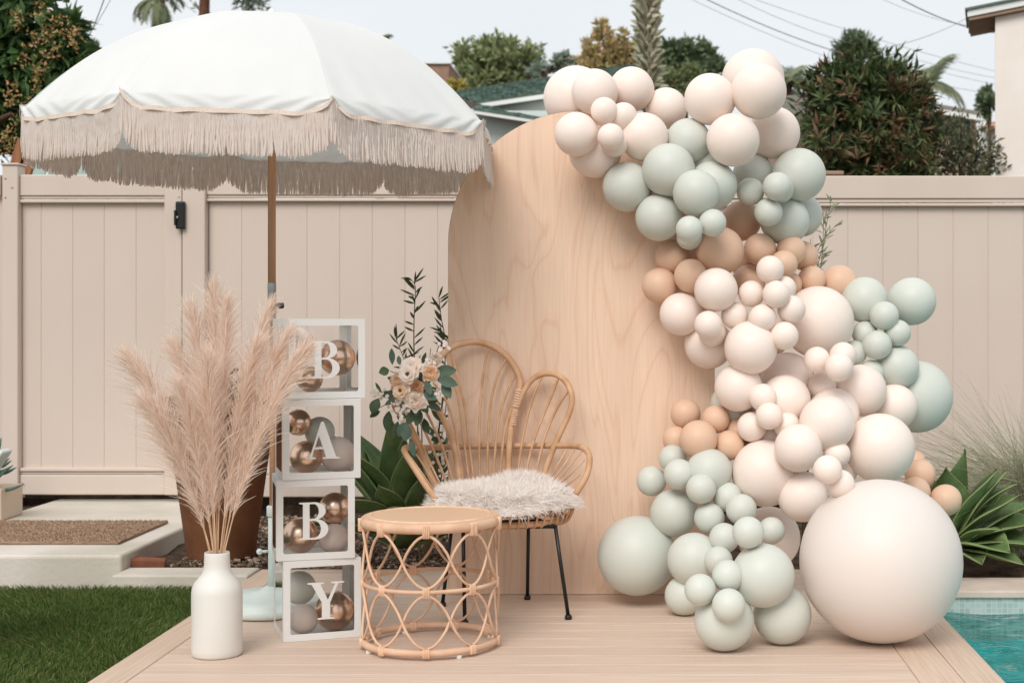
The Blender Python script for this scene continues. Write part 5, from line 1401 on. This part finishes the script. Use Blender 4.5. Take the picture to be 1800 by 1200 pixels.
for (px, py, s) in [(105, 58, 1.5), (85, 62, 1.3), (70, 20, 1.2), (30, 42, 1.1), (55, 75, 1.0), (68, 132, 0.9), (20, 165, 1.1), (62, 155, 0.8), (30, 222, 1.1), (12, 240, 0.9), (8, 265, 1.2), (128, 75, 1.0), (95, 95, 0.9), (40, 110, 0.8), (75, 108, 0.9), (50, 185, 0.8), (20, 180, 0.8), (132, 62, 0.8), (22, 262, 0.9)]:
    panicle(px, py, s)

F_bush = foliage('foliage_bush', [C(56, 72, 42), C(84, 98, 58), C(64, 82, 48), C(108, 118, 74), C(50, 64, 38), C(72, 86, 50)], .15, .45)
# bronze-tipped bush on the right
YR = 12.6
c = P(1525, 205, YR)
rb = thing('bush', 'large dense bush with bronze tipped whorls of long leaves above the right fence', 'bush', (c.x, YR, gz))
trunk(rb, 1525, 240, YR, .09, .05, [(1460, 200, .7), (1590, 200, .7), (1520, 150, .8)])
cols = F_green
whG = []; whR = []
ctr = []
for k in range(400):
    dv = rand_dirs(1)[0]
    if dv[1] > .45: continue
    rr_ = random.uniform(.80, 1.0)
    px, py = 1524 + 118 * math.copysign(abs(dv[0]) ** .72, dv[0]) * rr_, 216 - 114 * math.copysign(abs(dv[2]) ** .8, dv[2]) * rr_
    ctr.append((px, py, YR + .55 * dv[1] * rr_, dv))
ctr += [(random.uniform(1425, 1640), random.uniform(240, 330), YR + random.uniform(-.6, -.2), np.array([random.uniform(-.6, .6), -.8, .2])) for _ in range(110)]
ctr.sort(key=lambda q: q[2])
mlr = [leaf_quads('whorl_leaf', np.zeros((1, 3)), np.array([[0, 0, 1.0]]), np.array([[1.0, 0, 0]]), [.135], [.027], mm, .5) for mm in (F_bush, F_red)]
bigG = ([], [], [], []); bigR = ([], [], [], [])
nsep = 0
for qi, (px, py, Y, dv) in enumerate(ctr):
    c = P(px, py, Y); ax = Vector((dv[0], dv[1], dv[2] + .5)).normalized()
    red = random.random() < (.42 if dv[2] > .0 else .26)
    s1_ = ax.orthogonal().normalized(); s2_ = ax.cross(s1_)
    nl = random.randint(6, 10); ph = random.uniform(0, 6)
    for k in range(nl):
        a = ph + 2 * math.pi * k / nl + random.uniform(-.3, .3); til = random.uniform(.25, 1.35) * (.8 if red else 1.1)
        dl = ax * math.cos(til) + (s1_ * math.cos(a) + s2_ * math.sin(a)) * math.sin(til) - Vector((0, 0, random.uniform(0, .45)))
        isr = red and random.random() < .8
        if nsep < 290 and qi % 4 == 0 and Y < YR - .25:
            rot = dl.to_track_quat('Z', 'Y').to_euler()
            link('leaf', mlr[1 if isr else 0], rb, c, rot, random.uniform(.8, 1.15)); nsep += 1
        else:
            T_ = bigR if isr else bigG
            T_[0].append(tuple(c)); T_[1].append(tuple(dl)); T_[2].append(tuple(ax.cross(dl))); T_[3].append(random.uniform(.08, .16))
for T_, mm, nm_ in ((bigG, F_bush, 'leaves'), (bigR, F_red, 'bronze_leaves')):
    me = leaf_quads(nm_, np.array(T_[0]) - np.array(tuple(ORG[rb])), np.array(T_[1]), np.array(T_[2]), T_[3], np.array(T_[3]) * .2, mm, .5)
    o = link(nm_, me, rb); o['kind'] = 'stuff'
crown('inner_leaves', rb, [pxblob(1523, 225, 98, 100, YR, .8), pxblob(1523, 320, 105, 60, YR, .7), pxblob(1524, 172, 98, 66, YR, .7)], 9500, .11, .030, F_bush)
# looser shrub between the bush and the white house
r_ = thing('bush', 'loose small leaved bush between bronze bush and the white house wall', 'bush', (P(1690, 300, 12.8).x, 12.8, gz))
trunk(r_, 1690, 280, 12.8, .05, .02, [(1660, 230, .7), (1720, 240, .7), (1690, 220, .8)])
crown('crown', r_, [pxblob(1665, 255, 45, 55, 12.8), pxblob(1715, 270, 42, 50, 12.8), pxblob(1690, 300, 65, 45, 12.8), pxblob(1690, 400, 80, 90, 12.8)], 5200, .06, .024, foliage('foliage_flecked', [C(84, 92, 66), C(108, 112, 84), C(66, 78, 52), C(150, 140, 118), C(96, 104, 74)]), .6)

# trees in the distance
tree('rounded mixed green tree standing behind the green shingled roof', 875, 34, [(860, 120, 52, 44), (905, 112, 46, 36), (830, 118, 38, 34), (880, 92, 34, 20), (935, 125, 28, 24), (860, 160, 60, 30), (815, 145, 24, 26)], 7600, .17, .085, F_mid)
tree('small grey green shrub tree peeking up beside the roof and pink balloons', 955, 33, [(955, 130, 22, 14), (985, 112, 20, 14), (1000, 105, 18, 12)], 900, .14, .06, F_grey, tr0=.08)
tree('yellowish bush below the brick wall left of the rounded tree', 800, 28, [(797, 150, 14, 12), (805, 165, 14, 14)], 600, .10, .05, F_yell, tr0=.05)
tree('warm green tree with rusty tips and two spires left of the palm trunk', 1080, 26, [(1042, 95, 16, 22), (1078, 98, 24, 24), (1104, 100, 18, 22), (1057, 60, 12, 18), (1056, 44, 7, 8), (1092, 64, 8, 10), (1104, 78, 8, 9), (1060, 120, 40, 20)], 3600, .13, .055, F_warm, tr0=.1)
tree('dark green spreading tree right of the palm trunk behind pink balloons', 1205, 36, [(1195, 92, 36, 18), (1220, 100, 34, 22), (1172, 100, 26, 22), (1245, 118, 22, 22), (1262, 128, 12, 12), (1200, 130, 46, 24)], 5600, .18, .08, F_dark)
tree('bright green bush with rusty tips low behind the balloons right of palm', 1190, 24, [(1185, 150, 32, 26), (1212, 140, 20, 20), (1160, 150, 16, 14)], 1900, .11, .05, F_mid, tr0=.06)
tree('dark umbrella crowned pine peeking above the bronze tipped bush', 1502, 40, [(1502, 82, 32, 18), (1480, 92, 20, 10), (1527, 88, 18, 12), (1500, 70, 16, 8)], 2600, .19, .06, F_dark, tr0=.14)
tree('small dark tree at the very right beside the white house wall', 1740, 30, [(1735, 185, 18, 12), (1742, 168, 14, 10), (1730, 200, 14, 8)], 800, .15, .08, F_dark, tr0=.07)
tree('distant grey tree behind the bronze bush near the pale roof', 1395, 32, [(1398, 145, 22, 18), (1392, 178, 18, 16)], 900, .16, .05, F_grey, tr0=.07)
r_ = tree('tall red barked tree with hanging grey green leaves behind the umbrella top', 360, 26, [(425, 8, 34, 14), (445, -18, 44, 20), (395, -40, 60, 26), (330, -60, 50, 26), (352, 22, 14, 9), (460, 14, 14, 6)], 2600, .15, .035, F_grey, tr0=.17, bark=M_barkr, limbs=False)
tree('dark bush low in the gap between left tree and umbrella', 150, 22, [(148, 80, 14, 12), (160, 92, 12, 10)], 420, .11, .05, F_dark, tr0=.04)

# palms
M_frond = foliage('palm_frond', [C(113, 124, 92), C(139, 146, 111), C(100, 113, 84), C(163, 161, 124)], .2)
M_boot = mat('palm_boots', C(170, 166, 144), .9, .1, island=[C(144, 141, 118), C(180, 176, 152), C(130, 128, 106), C(190, 186, 164)])
def palm(lab, px, py, Y, nfr, L1, droop, group='palms beyond the fence', tr=.12, leaflet=.32, elr=(-10, 75)):
    c = P(px, py, Y); r_ = thing('palm_tree', lab, 'palm', (c.x, Y, gz), group)
    mb = MB(); mb.tube([(c.x, Y, gz), (c.x, Y, c.z * .5), tuple(c)], [tr * 1.2, tr, tr * .9], 10); mb.obj('trunk', M_bark, r_, True)
    for k in range(nfr):
        az = 2.4 * k; el = math.radians(elr[0] + (elr[1] - elr[0]) * ((k * .618) % 1))
        h = Vector((math.cos(az), math.sin(az), 0)); cur = []; p = c.copy(); e_ = el
        for i in range(13):
            cur.append(p.copy()); p = p + (h * math.cos(e_) + Vector((0, 0, 1)) * math.sin(e_)) * L1 / 12; e_ -= droop / 12
        mb = MB(); mb.tube(cur, list(np.linspace(.018, .004, 13)), 4)
        side = Vector((-h.y, h.x, 0))
        for i in range(1, 13):
            for sgn in (-1, 1):
                for q in range(2):
                    b_ = cur[i].lerp(cur[i - 1], q * .5); tg = (cur[i] - cur[i - 1]).normalized()
                    ll = leaflet * (1 - .5 * abs(i / 12 - .4)) * random.uniform(.8, 1.1)
                    dv = (tg * .7 + side * sgn * .8 + Vector((0, 0, -.35 + random.uniform(-.2, .1)))).normalized()
                    tp_ = b_ + dv * ll; w_ = tg * .013
                    mb.add([b_ - w_, b_ + w_, b_ + dv * ll * .6 + w_ * .9, tp_, b_ + dv * ll * .6 - w_ * .9], [(0, 1, 2, 3, 4)])
        mb.obj('frond', M_frond, r_)
    return r_
palm('palm with drooping fronds at top left above the umbrella', 279, 2, 26, 14, .62, 2.0, elr=(-30, 70), leaflet=.22)
palm('queen palm with bushy fronds right of the bronze tipped bush', 1632, 150, 30, 30, .9, 1.35, elr=(0, 88), leaflet=.34)
palm('small distant palm top just above the right slope of the umbrella', 668, 72, 45, 12, .45, 1.5, leaflet=.25)
palm('pale palm fronds just right of the topmost blush balloons', 1383, 150, 28, 9, .55, 1.2, leaflet=.34, elr=(20, 85))
Yp = 22.0; pc = P(1140, 60, Yp)
pl_ = thing('palm_tree', 'tall palm trunk covered in old leaf bases rising out of frame', 'palm', (pc.x, Yp, gz), 'palms beyond the fence')
tw = 16.5 / F * Yp
mb = MB(); mb.tube([(pc.x + .06, Yp, gz), (pc.x + .03, Yp, 3.2), (pc.x - .04, Yp, 7.4)], [tw, tw, tw * .95], 14); mb.obj('trunk', M_bark, pl_, True)
zz = 1.5; k = 0; V = []; T = []
while zz < 7.3:
    for q in range(9):
        a = 2 * math.pi * (q + .5 * (k % 2)) / 9 + random.uniform(-.1, .1)
        h = Vector((math.cos(a), math.sin(a), 0)); s_ = Vector((-h.y, h.x, 0))
        b_ = Vector((pc.x + .03 - .02 * (zz - 3.2), Yp, zz)) + h * tw * .85
        lng = random.uniform(.14, .24); tip = b_ + h * lng * random.uniform(.45, .8) + Vector((0, 0, lng * random.uniform(.15, .8)))
        w_ = .052
        n0 = len(V)
        V += [b_ - s_ * w_, b_ + s_ * w_, b_ + s_ * w_ * .7 + Vector((0, 0, .09)), b_ - s_ * w_ * .7 + Vector((0, 0, .09)), tip - s_ * .012, tip + s_ * .012, tip + Vector((0, 0, .02))]
        T += [(n0, n0 + 1, n0 + 5), (n0, n0 + 5, n0 + 4), (n0 + 1, n0 + 2, n0 + 5), (n0 + 2, n0 + 6, n0 + 5), (n0 + 2, n0 + 3, n0 + 6), (n0 + 3, n0, n0 + 4), (n0 + 3, n0 + 4, n0 + 6)]
    zz += .085; k += 1
o = link('leaf_bases', np_mesh('leaf_bases', np.array([tuple(p) for p in V]) - np.array(tuple(ORG[pl_])), T, M_boot), pl_); o['kind'] = 'stuff'
top = Vector((pc.x - .05, Yp, 7.35))
for k in range(12):
    az = 2.4 * k; h = Vector((math.cos(az), math.sin(az), 0)); cur = []; p = top.copy(); e_ = 1.2
    for i in range(10):
        cur.append(p.copy()); p = p + (h * math.cos(e_) + Vector((0, 0, 1)) * math.sin(e_)) * .2; e_ -= .14
    mb = MB(); mb.tube(cur, .02, 4)
    s_ = Vector((-h.y, h.x, 0))
    for i in range(2, 10):
        for sg in (-1, 1): mb.add([cur[i], cur[i] + s_ * sg * .35 - Vector((0, 0, .1)), cur[i] + s_ * sg * .33 - Vector((0, 0, .14)) + h * .04], [(0, 1, 2)])
    mb.obj('frond', M_frond, pl_)

# ------------------------------------------------------------------ neighbouring houses
M_stucco = mat('white_stucco', C(240, 231, 223), .9, .1, C(234, 224, 214), 3, bump=.12, bscale=120)
M_trimw = mat('white_trim', C(226, 228, 224), .6, .3)
M_soff = mat('soffit_wood', C(160, 136, 116), .8, .1, C(146, 122, 104), 10)
M_roofg = mat('roof_grey', C(122, 118, 104), .9, .1, C(104, 100, 90), 20)
M_shing = mat('green_shingle', C(78, 98, 88), .85, .2, island=[C(62, 84, 76), C(84, 106, 96), C(72, 92, 84), C(98, 118, 106), C(66, 80, 74)])
M_pale = mat('pale_siding', C(206, 216, 210), .8, .2)
M_glass = mat('window_glass', C(64, 84, 86), .1, .6)
M_pinkw = mat('pinkish_stucco', C(206, 178, 156), .9, .1, C(196, 168, 148), 4)
M_bwall = mat('brown_brick_wall', C(160, 132, 114), .9, .1, C(140, 112, 96), 6, detail=8)
def slab(mb, quad, th_):
    q = [Vector(p) for p in quad]; n_ = (q[1] - q[0]).cross(q[3] - q[0]).normalized()
    if n_.z < 0: n_ = -n_
    mb.add(q + [p - n_ * th_ for p in q], [(0, 1, 2, 3), (7, 6, 5, 4), (0, 4, 5, 1), (1, 5, 6, 2), (2, 6, 7, 3), (3, 7, 4, 0)])
def shingles(root, quad, rows, cols_, m):
    """courses of lapped tabs on a roof plane; quad = eave left, eave right, ridge right, ridge left"""
    a, b2, c, d_ = [Vector(p) for p in quad]; n_ = (b2 - a).cross(d_ - a).normalized()
    if n_.z < 0: n_ = -n_
    V = []; Q = []
    for r in range(rows):
        for k in range(cols_):
            u0, u1 = (k + .03 + .5 * (r % 2)) / (cols_ + .5), (k + .97 + .5 * (r % 2)) / (cols_ + .5)
            v0, v1 = r / rows, min(1, (r + 1.15) / rows)
            pt = lambda u, v: a.lerp(b2, u).lerp(d_.lerp(c, u), v)
            hh = random.uniform(.012, .03)
            i = len(V); V += [pt(u0, v0) + n_ * hh, pt(u1, v0) + n_ * hh, pt(u1, v1) + n_ * .004, pt(u0, v1) + n_ * .004, pt(u0, v0), pt(u1, v0)]
            Q += [(i, i + 1, i + 2, i + 3), (i + 4, i + 5, i + 1, i)]
    o = link('shingles', np_mesh('shingles', np.array([tuple(p) for p in V]) - np.array(tuple(ORG[root])), Q, m), root); o['kind'] = 'stuff'
# house with the green shingled roof
gh = thing('house', 'pale house with green shingled gable roof behind umbrella and backdrop', 'house', (P(950, 400, 21).x, 21, gz))
rq = [P(836, 181, 19.6), P(1120, 140, 19.6), P(1120, 112, 22.6), P(770, 165, 22.6)]
mb = MB(); slab(mb, [rq[0], rq[1], rq[2], rq[3]], .10); mb.obj('roof', M_roofg, gh)
shingles(gh, rq, 12, 34, M_shing)
mb = MB(); a_, b_ = P(842, 182.5, 19.5), P(1120, 142, 19.5)
mb.add([a_, b_, b_ + Vector((0, 0, -.055)), a_ + Vector((0, 0, -.055)), a_ + Vector((0, .06, 0)), b_ + Vector((0, .06, 0)), b_ + Vector((0, .06, -.055)), a_ + Vector((0, .06, -.055))], [(0, 1, 2, 3), (7, 6, 5, 4), (0, 4, 5, 1), (3, 2, 6, 7), (1, 5, 6, 2), (0, 3, 7, 4)]); mb.obj('rake_board', M_trimw, gh)
mb = MB(); mb.add([P(840, 184, 19.72), P(1120, 142, 19.72), P(1120, 250, 19.72), P(840, 200, 19.72)], [(0, 3, 2, 1)]); mb.obj('gable_wall', M_trimw, gh)
lq = [P(832, 193, 18.9), P(965, 214, 18.9), P(952, 203, 19.65), P(840, 182, 19.65)]
mb = MB(); slab(mb, lq, .05); mb.obj('pent_roof', M_roofg, gh); shingles(gh, lq, 3, 14, M_shing)
mb = MB(); a_, b_ = P(830, 194.5, 18.86), P(1010, 222, 18.86)
mb.add([a_, b_, b_ + Vector((0, 0, -.035)), a_ + Vector((0, 0, -.035)), a_ + Vector((0, .05, 0)), b_ + Vector((0, .05, 0)), b_ + Vector((0, .05, -.035)), a_ + Vector((0, .05, -.035))], [(0, 1, 2, 3), (7, 6, 5, 4), (0, 4, 5, 1), (3, 2, 6, 7), (1, 5, 6, 2), (0, 3, 7, 4)]); mb.obj('eave_board', M_trimw, gh)
mb = MB(); x0_, x1_ = P(828, 300, 19.2).x, P(1130, 300, 19.2).x
mb.box(x0_, x1_, 19.2, 19.6, gz, P(0, 192, 19.2).z - .02); mb.obj('wall', M_pale, gh)
mb = MB(); mb.box(x0_ - .3, x1_, 19.8, 24.2, gz, P(0, 200, 19.2).z); mb.obj('main_wall', M_pale, gh)
# brown brick parapet
bw_ = thing('building', 'brown brick wall with a white cap beyond the umbrella right slope', 'building', (P(765, 200, 30).x, 30, gz))
mb = MB(); mb.box(P(700, 0, 30).x, P(789, 0, 30).x, 30, 33, gz, P(0, 113, 30).z); mb.obj('brick_wall', M_bwall, bw_)
mb = MB(); mb.box(P(698, 0, 30).x, P(790.5, 0, 30).x, 29.95, 33.05, P(0, 113, 30).z + .002, P(0, 110.5, 30).z); mb.obj('cap', M_trimw, bw_)
# brown tiled roof behind the left tree
br_ = thing('building', 'brown tiled roof corner glimpsed between left tree and umbrella', 'building', (P(150, 300, 24).x, 24, gz))
mb = MB(); slab(mb, [P(90, 118, 23.5), P(240, 118, 23.5), P(225, 88, 26), P(110, 88, 26)], .12); mb.obj('roof', mat('brown_tile', C(140, 106, 84), .9, .1, C(112, 84, 66), 8, stretch=(1, 1, 6)), br_)
mb = MB(); mb.box(P(95, 0, 24).x, P(235, 0, 24).x, 24, 27, gz, P(0, 121, 24).z); mb.obj('wall', M_pinkw, br_)
# white stucco house at the right edge, turned a little
wh = thing('house', 'white stucco house with dark soffit at the right frame edge', 'house', (2.95, 12.8, gz))
du = Vector((.975, -.2225, 0)); dv_ = Vector((.2225, .975, 0)); c0 = P(1749.5, 300, 12.8); c0 = Vector((c0.x, c0.y, 0))
zt = P(0, 31, 12.8).z
def hp(u, v, z): return c0 + du * u + dv_ * v + Vector((0, 0, z))
mb = MB(); mb.add([hp(0, 0, gz), hp(6, 0, gz), hp(6, .62, gz), hp(0, .62, gz), hp(0, 0, zt), hp(6, 0, zt + 6 * .16), hp(6, .62, zt + 6 * .16), hp(0, .62, zt)], [(0, 1, 5, 4), (1, 2, 6, 5), (2, 3, 7, 6), (3, 0, 4, 7), (4, 5, 6, 7)]); mb.obj('wall', M_stucco, wh)
def sl_(u0, u1, v0, v1, z0, th_, m, name):
    mb = MB(); f = lambda u: z0 + .16 * u
    mb.add([hp(u0, v0, f(u0)), hp(u1, v0, f(u1)), hp(u1, v1, f(u1)), hp(u0, v1, f(u0)), hp(u0, v0, f(u0) + th_), hp(u1, v0, f(u1) + th_), hp(u1, v1, f(u1) + th_), hp(u0, v1, f(u0) + th_)], [(3, 2, 1, 0), (4, 5, 6, 7), (0, 1, 5, 4), (1, 2, 6, 5), (2, 3, 7, 6), (3, 0, 4, 7)]); return mb.obj(name, m, wh)
sl_(-.22, 6.2, -.07, .70, zt + .004, .03, M_soff, 'soffit')
sl_(-.235, 6.2, -.085, .71, zt + .036, .055, M_trimw, 'fascia')
sl_(-.255, 6.2, -.105, .73, zt + .093, .02, mat('roof_edge_green', C(96, 112, 104), .7, .2), 'roof_edge')
mb = MB(); mb.add([hp(1.2, .63, gz), hp(6, .63, gz), hp(6, 6, gz), hp(1.2, 6, gz), hp(1.2, .63, zt), hp(6, .63, zt), hp(6, 6, zt), hp(1.2, 6, zt)], [(0, 1, 5, 4), (1, 2, 6, 5), (2, 3, 7, 6), (3, 0, 4, 7), (4, 5, 6, 7)]); mb.obj('rear_wall', M_stucco, wh)
# vent on its roof
mb = MB(); q = hp(.48, .3, zt + .2); mb.lathe([(.03, 0), (.03, .12), (.07, .125), (.07, .15), (.03, .17)], tuple(q), 10); mb.obj('roof_vent', M_black, wh)
# low pinkish house with the window
ph_ = thing('house', 'low pinkish house with white eave and window behind the loose bush', 'house', (P(1690, 300, 24).x, 24, gz))
hx0, hx1 = P(1600, 0, 24).x, P(1716, 0, 24).x
a_ = P(1640, 196, 24).z; b_ = P(1716, 208, 24).z
mb = MB(); mb.add([(hx0, 24, gz), (hx1, 24, gz), (hx1, 24, b_), (hx0, 24, a_ + .06), (hx0, 29, gz), (hx1, 29, gz), (hx1, 29, b_), (hx0, 29, a_ + .06)], [(0, 1, 2, 3), (1, 5, 6, 2), (5, 4, 7, 6), (4, 0, 3, 7), (3, 2, 6, 7)]); mb.obj('wall', M_pinkw, ph_)
mb = MB(); slab(mb, [P(1600, 184, 23.6), P(1726, 205, 23.6), P(1722, 196, 25.5), P(1600, 174, 25.5)], .02); mb.obj('roof', M_roofg, ph_)
a_, b_ = P(1600, 183, 23.55), P(1728, 204.5, 23.55)
mb = MB(); mb.add([a_, b_, b_ + Vector((0, 0, -.075)), a_ + Vector((0, 0, -.075)), a_ + Vector((0, .06, 0)), b_ + Vector((0, .06, 0)), b_ + Vector((0, .06, -.075)), a_ + Vector((0, .06, -.075))], [(0, 1, 2, 3), (7, 6, 5, 4), (0, 4, 5, 1), (3, 2, 6, 7), (1, 5, 6, 2), (0, 3, 7, 4)]); mb.obj('eave_board', M_trimw, ph_)
for (u0, u1, v0, v1) in ((1679, 1703, 213, 246), (1645, 1668, 207, 240)):
    mb = MB(); mb.box(P(u0 - 2, 0, 24).x, P(u1 + 2, 0, 24).x, 23.95, 23.997, P(0, v1 + 2, 24).z, P(0, v0 - 2, 24).z); fr_o = mb.obj('window_frame', M_trimw, ph_)
    mb = MB(); mb.box(P(u0, 0, 24).x, P(u1, 0, 24).x, 23.93, 23.948, P(0, v1, 24).z, P(0, v0, 24).z); mb.obj('pane', M_glass, fr_o)
# distant white house with terracotta roof
dh = thing('house', 'distant white house with terracotta roof edge beside the white wall', 'house', (P(1730, 300, 34).x, 34, gz))
mb = MB(); mb.box(P(1712, 0, 34).x, P(1790, 0, 34).x, 34, 38, gz, P(0, 219, 34).z); mb.obj('wall', M_trimw, dh)
mb = MB(); slab(mb, [P(1728, 222, 33.6), P(1800, 222, 33.6), P(1790, 214, 36), P(1745, 214, 36)], .06); mb.obj('roof', mat('terracotta_roof', C(176, 116, 84), .9, .1), dh)
# pale roof left of the bronze bush
pr_ = thing('building', 'pale grey low roof seen between blush balloons and bronze bush', 'building', (P(1395, 300, 22).x, 22, gz))
mb = MB(); slab(mb, [P(1340, 202, 21.6), P(1432, 202, 21.6), P(1425, 164, 24), P(1345, 172, 24)], .08); mb.obj('roof', M_roofg, pr_)
mb = MB(); mb.box(P(1345, 0, 22).x, P(1430, 0, 22).x, 22, 25, gz, P(0, 205, 22).z); mb.obj('wall', M_soff, pr_)

# pickets, posts and a board behind the fence
pk = thing('picket_fence', 'pale blue green picket fence behind the beige gate under the fringe', 'picket fence', (P(120, 300, 10.4).x, 10.4, gz))
M_pick = mat('picket_paint', C(178, 200, 194), .7, .2, C(166, 188, 182), 8, rnd=.04)
for k in range(11):
    xk = P(64 + 36.5 * k, 0, 10.4).x; pw = .064; zt_ = P(0, 286 + .8 * k, 10.4).z
    pts = [(-pw, gz - zt_), (pw, gz - zt_), (pw, -.05)] + [(pw * math.cos(a), -.05 + .05 * math.sin(a)) for a in np.linspace(.2, math.pi - .2, 7)] + [(-pw, -.05)]
    n = len(pts); mb = MB(); mb.add([(x, -.01, z) for x, z in pts] + [(x, .01, z) for x, z in pts], [tuple(range(n)), tuple(range(2 * n - 1, n - 1, -1))] + [(i, n + i, n + (i + 1) % n, (i + 1) % n) for i in range(n)])
    link('picket', mb.mesh('picket', M_pick), pk, (xk, 10.4, zt_))
for zz in (.6, 1.6):
    mb = MB(); mb.box(P(40, 0, 10.4).x, P(460, 0, 10.4).x, 10.413, 10.45, zz, zz + .08); mb.obj('rail', M_pick, pk)
M_cedar = mat('cedar', C(156, 108, 76), .7, .2, C(132, 90, 64), 5, stretch=(8, 8, 1))
for (x0_, y0_, x1_, y1_, lab) in ((18, 330, 44, 246, 'leaning reddish wooden post behind the gate stile, left of two'), (36, 330, 58, 256, 'leaning reddish wooden post behind the gate stile, right of two')):
    a_, b_ = P(x0_, y0_, 10.0), P(x1_, y1_, 10.0); a2 = a_ + (a_ - b_).normalized() * ((a_.z - gz) / max(.1, (b_ - a_).normalized().z))
    r_ = thing('wooden_post', lab, 'post', tuple(a2))
    M_ = (b_ - a2).to_track_quat('Z', 'Y').to_matrix().to_4x4(); M_ = Matrix.Translation(a2) @ M_
    mb = MB(); mb.rbox(-.018, .018, -.045, .045, 0, (b_ - a2).length, .004, 1, M_); mb.obj('post_timber', M_cedar, r_)
r_ = thing('wooden_beam', 'weathered wooden beam lying behind right fence top below bronze bush', 'beam', (P(1455, 302, 9.6).x, 9.6, gz))
mb = MB(); mb.rbox(P(1405, 0, 9.6).x, P(1482, 0, 9.6).x, 9.55, 9.65, P(0, 309, 9.6).z, P(0, 301.5, 9.6).z, .008); mb.obj('beam_timber', M_soff, r_)
for px in (1415, 1475):
    mb = MB(); mb.box(P(px, 0, 9.6).x - .03, P(px, 0, 9.6).x + .03, 9.57, 9.63, gz, P(0, 309.5, 9.6).z); mb.obj('prop', M_soff, r_)

# ------------------------------------------------------------------ overhead lines
M_wire = mat('wire', C(140, 144, 146), .6, .3)
wires = [((135, 0), (114, 60), 15, .009, 'power line at upper left, leftmost of three, running down to the tree'), ((204, -20), (139, 80), 15, .005, 'thin power line at upper left, middle of the three'), ((188, -15), (140, 92), 15, .009, 'power line at upper left carrying a round grey insulator'),
         ((1225, -9), (1500, 100), 20, .012, 'thick power line sloping down from above balloons to the bronze bush'), ((1205, -6), (1520, 122), 20, .005, 'thin power line just below the thick one right of the palm trunk'), ((1285, -7), (1500, 78), 22, .006, 'power line sloping to the umbrella pine, lower of the middle pair'), ((1312, -6), (1760, 128), 22, .006, 'long power line passing above the umbrella pine to the white house'),
         ((1575, -6), (1748, 58), 16, .012, 'thick power line running to the white house soffit'), ((1540, -6), (1712, 46), 18, .004, 'thin power line above the thick one near the white house'), ((1545, 86), (1704, 30), 18, .007, 'power line rising rightwards to the white house roof corner'), ((1380, 142), (1560, 80), 30, .007, 'power line rising behind the bronze bush from the pale palm'),
         ((1545, 84), (1775, 141), 26, .007, 'upper power line of three sloping down behind the queen palm'), ((1545, 92), (1775, 153), 26, .007, 'middle power line of three sloping down behind the queen palm'), ((1560, 125), (1775, 168), 26, .007, 'lower power line of three sloping down behind the queen palm')]
for (a_, b_, Y, r0, lab) in wires:
    A_, B_ = P(*a_, Y), P(*b_, Y + 3)
    d_ = B_ - A_
    pts = [A_ + d_ * t_ - Vector((0, 0, .06 * (1 - (2 * t_ - 1) ** 2))) for t_ in np.linspace(-.9 if a_[1] < 0 else 0, 1.0, 22)]
    r_ = MB(); r_.tube(pts, r0 * .62, 5, cap=True)
    o = link('power_line', r_.mesh('power_line', M_wire)); tag(o, lab, 'power line', 'overhead lines')
ins = P(157, 49, 15.5); mb = MB(); mb.sphere(ins, .032, 12, 8, 1, .7, 1.2); mb.tube([ins - Vector((.02, 0, .05)), ins + Vector((.02, 0, .06))], .012, 8)
o = link('insulator', mb.mesh('insulator', mat('insulator_grey', C(150, 152, 150), .5, .4), True)); tag(o, 'small round grey insulator hanging on the upper left power line', 'insulator')
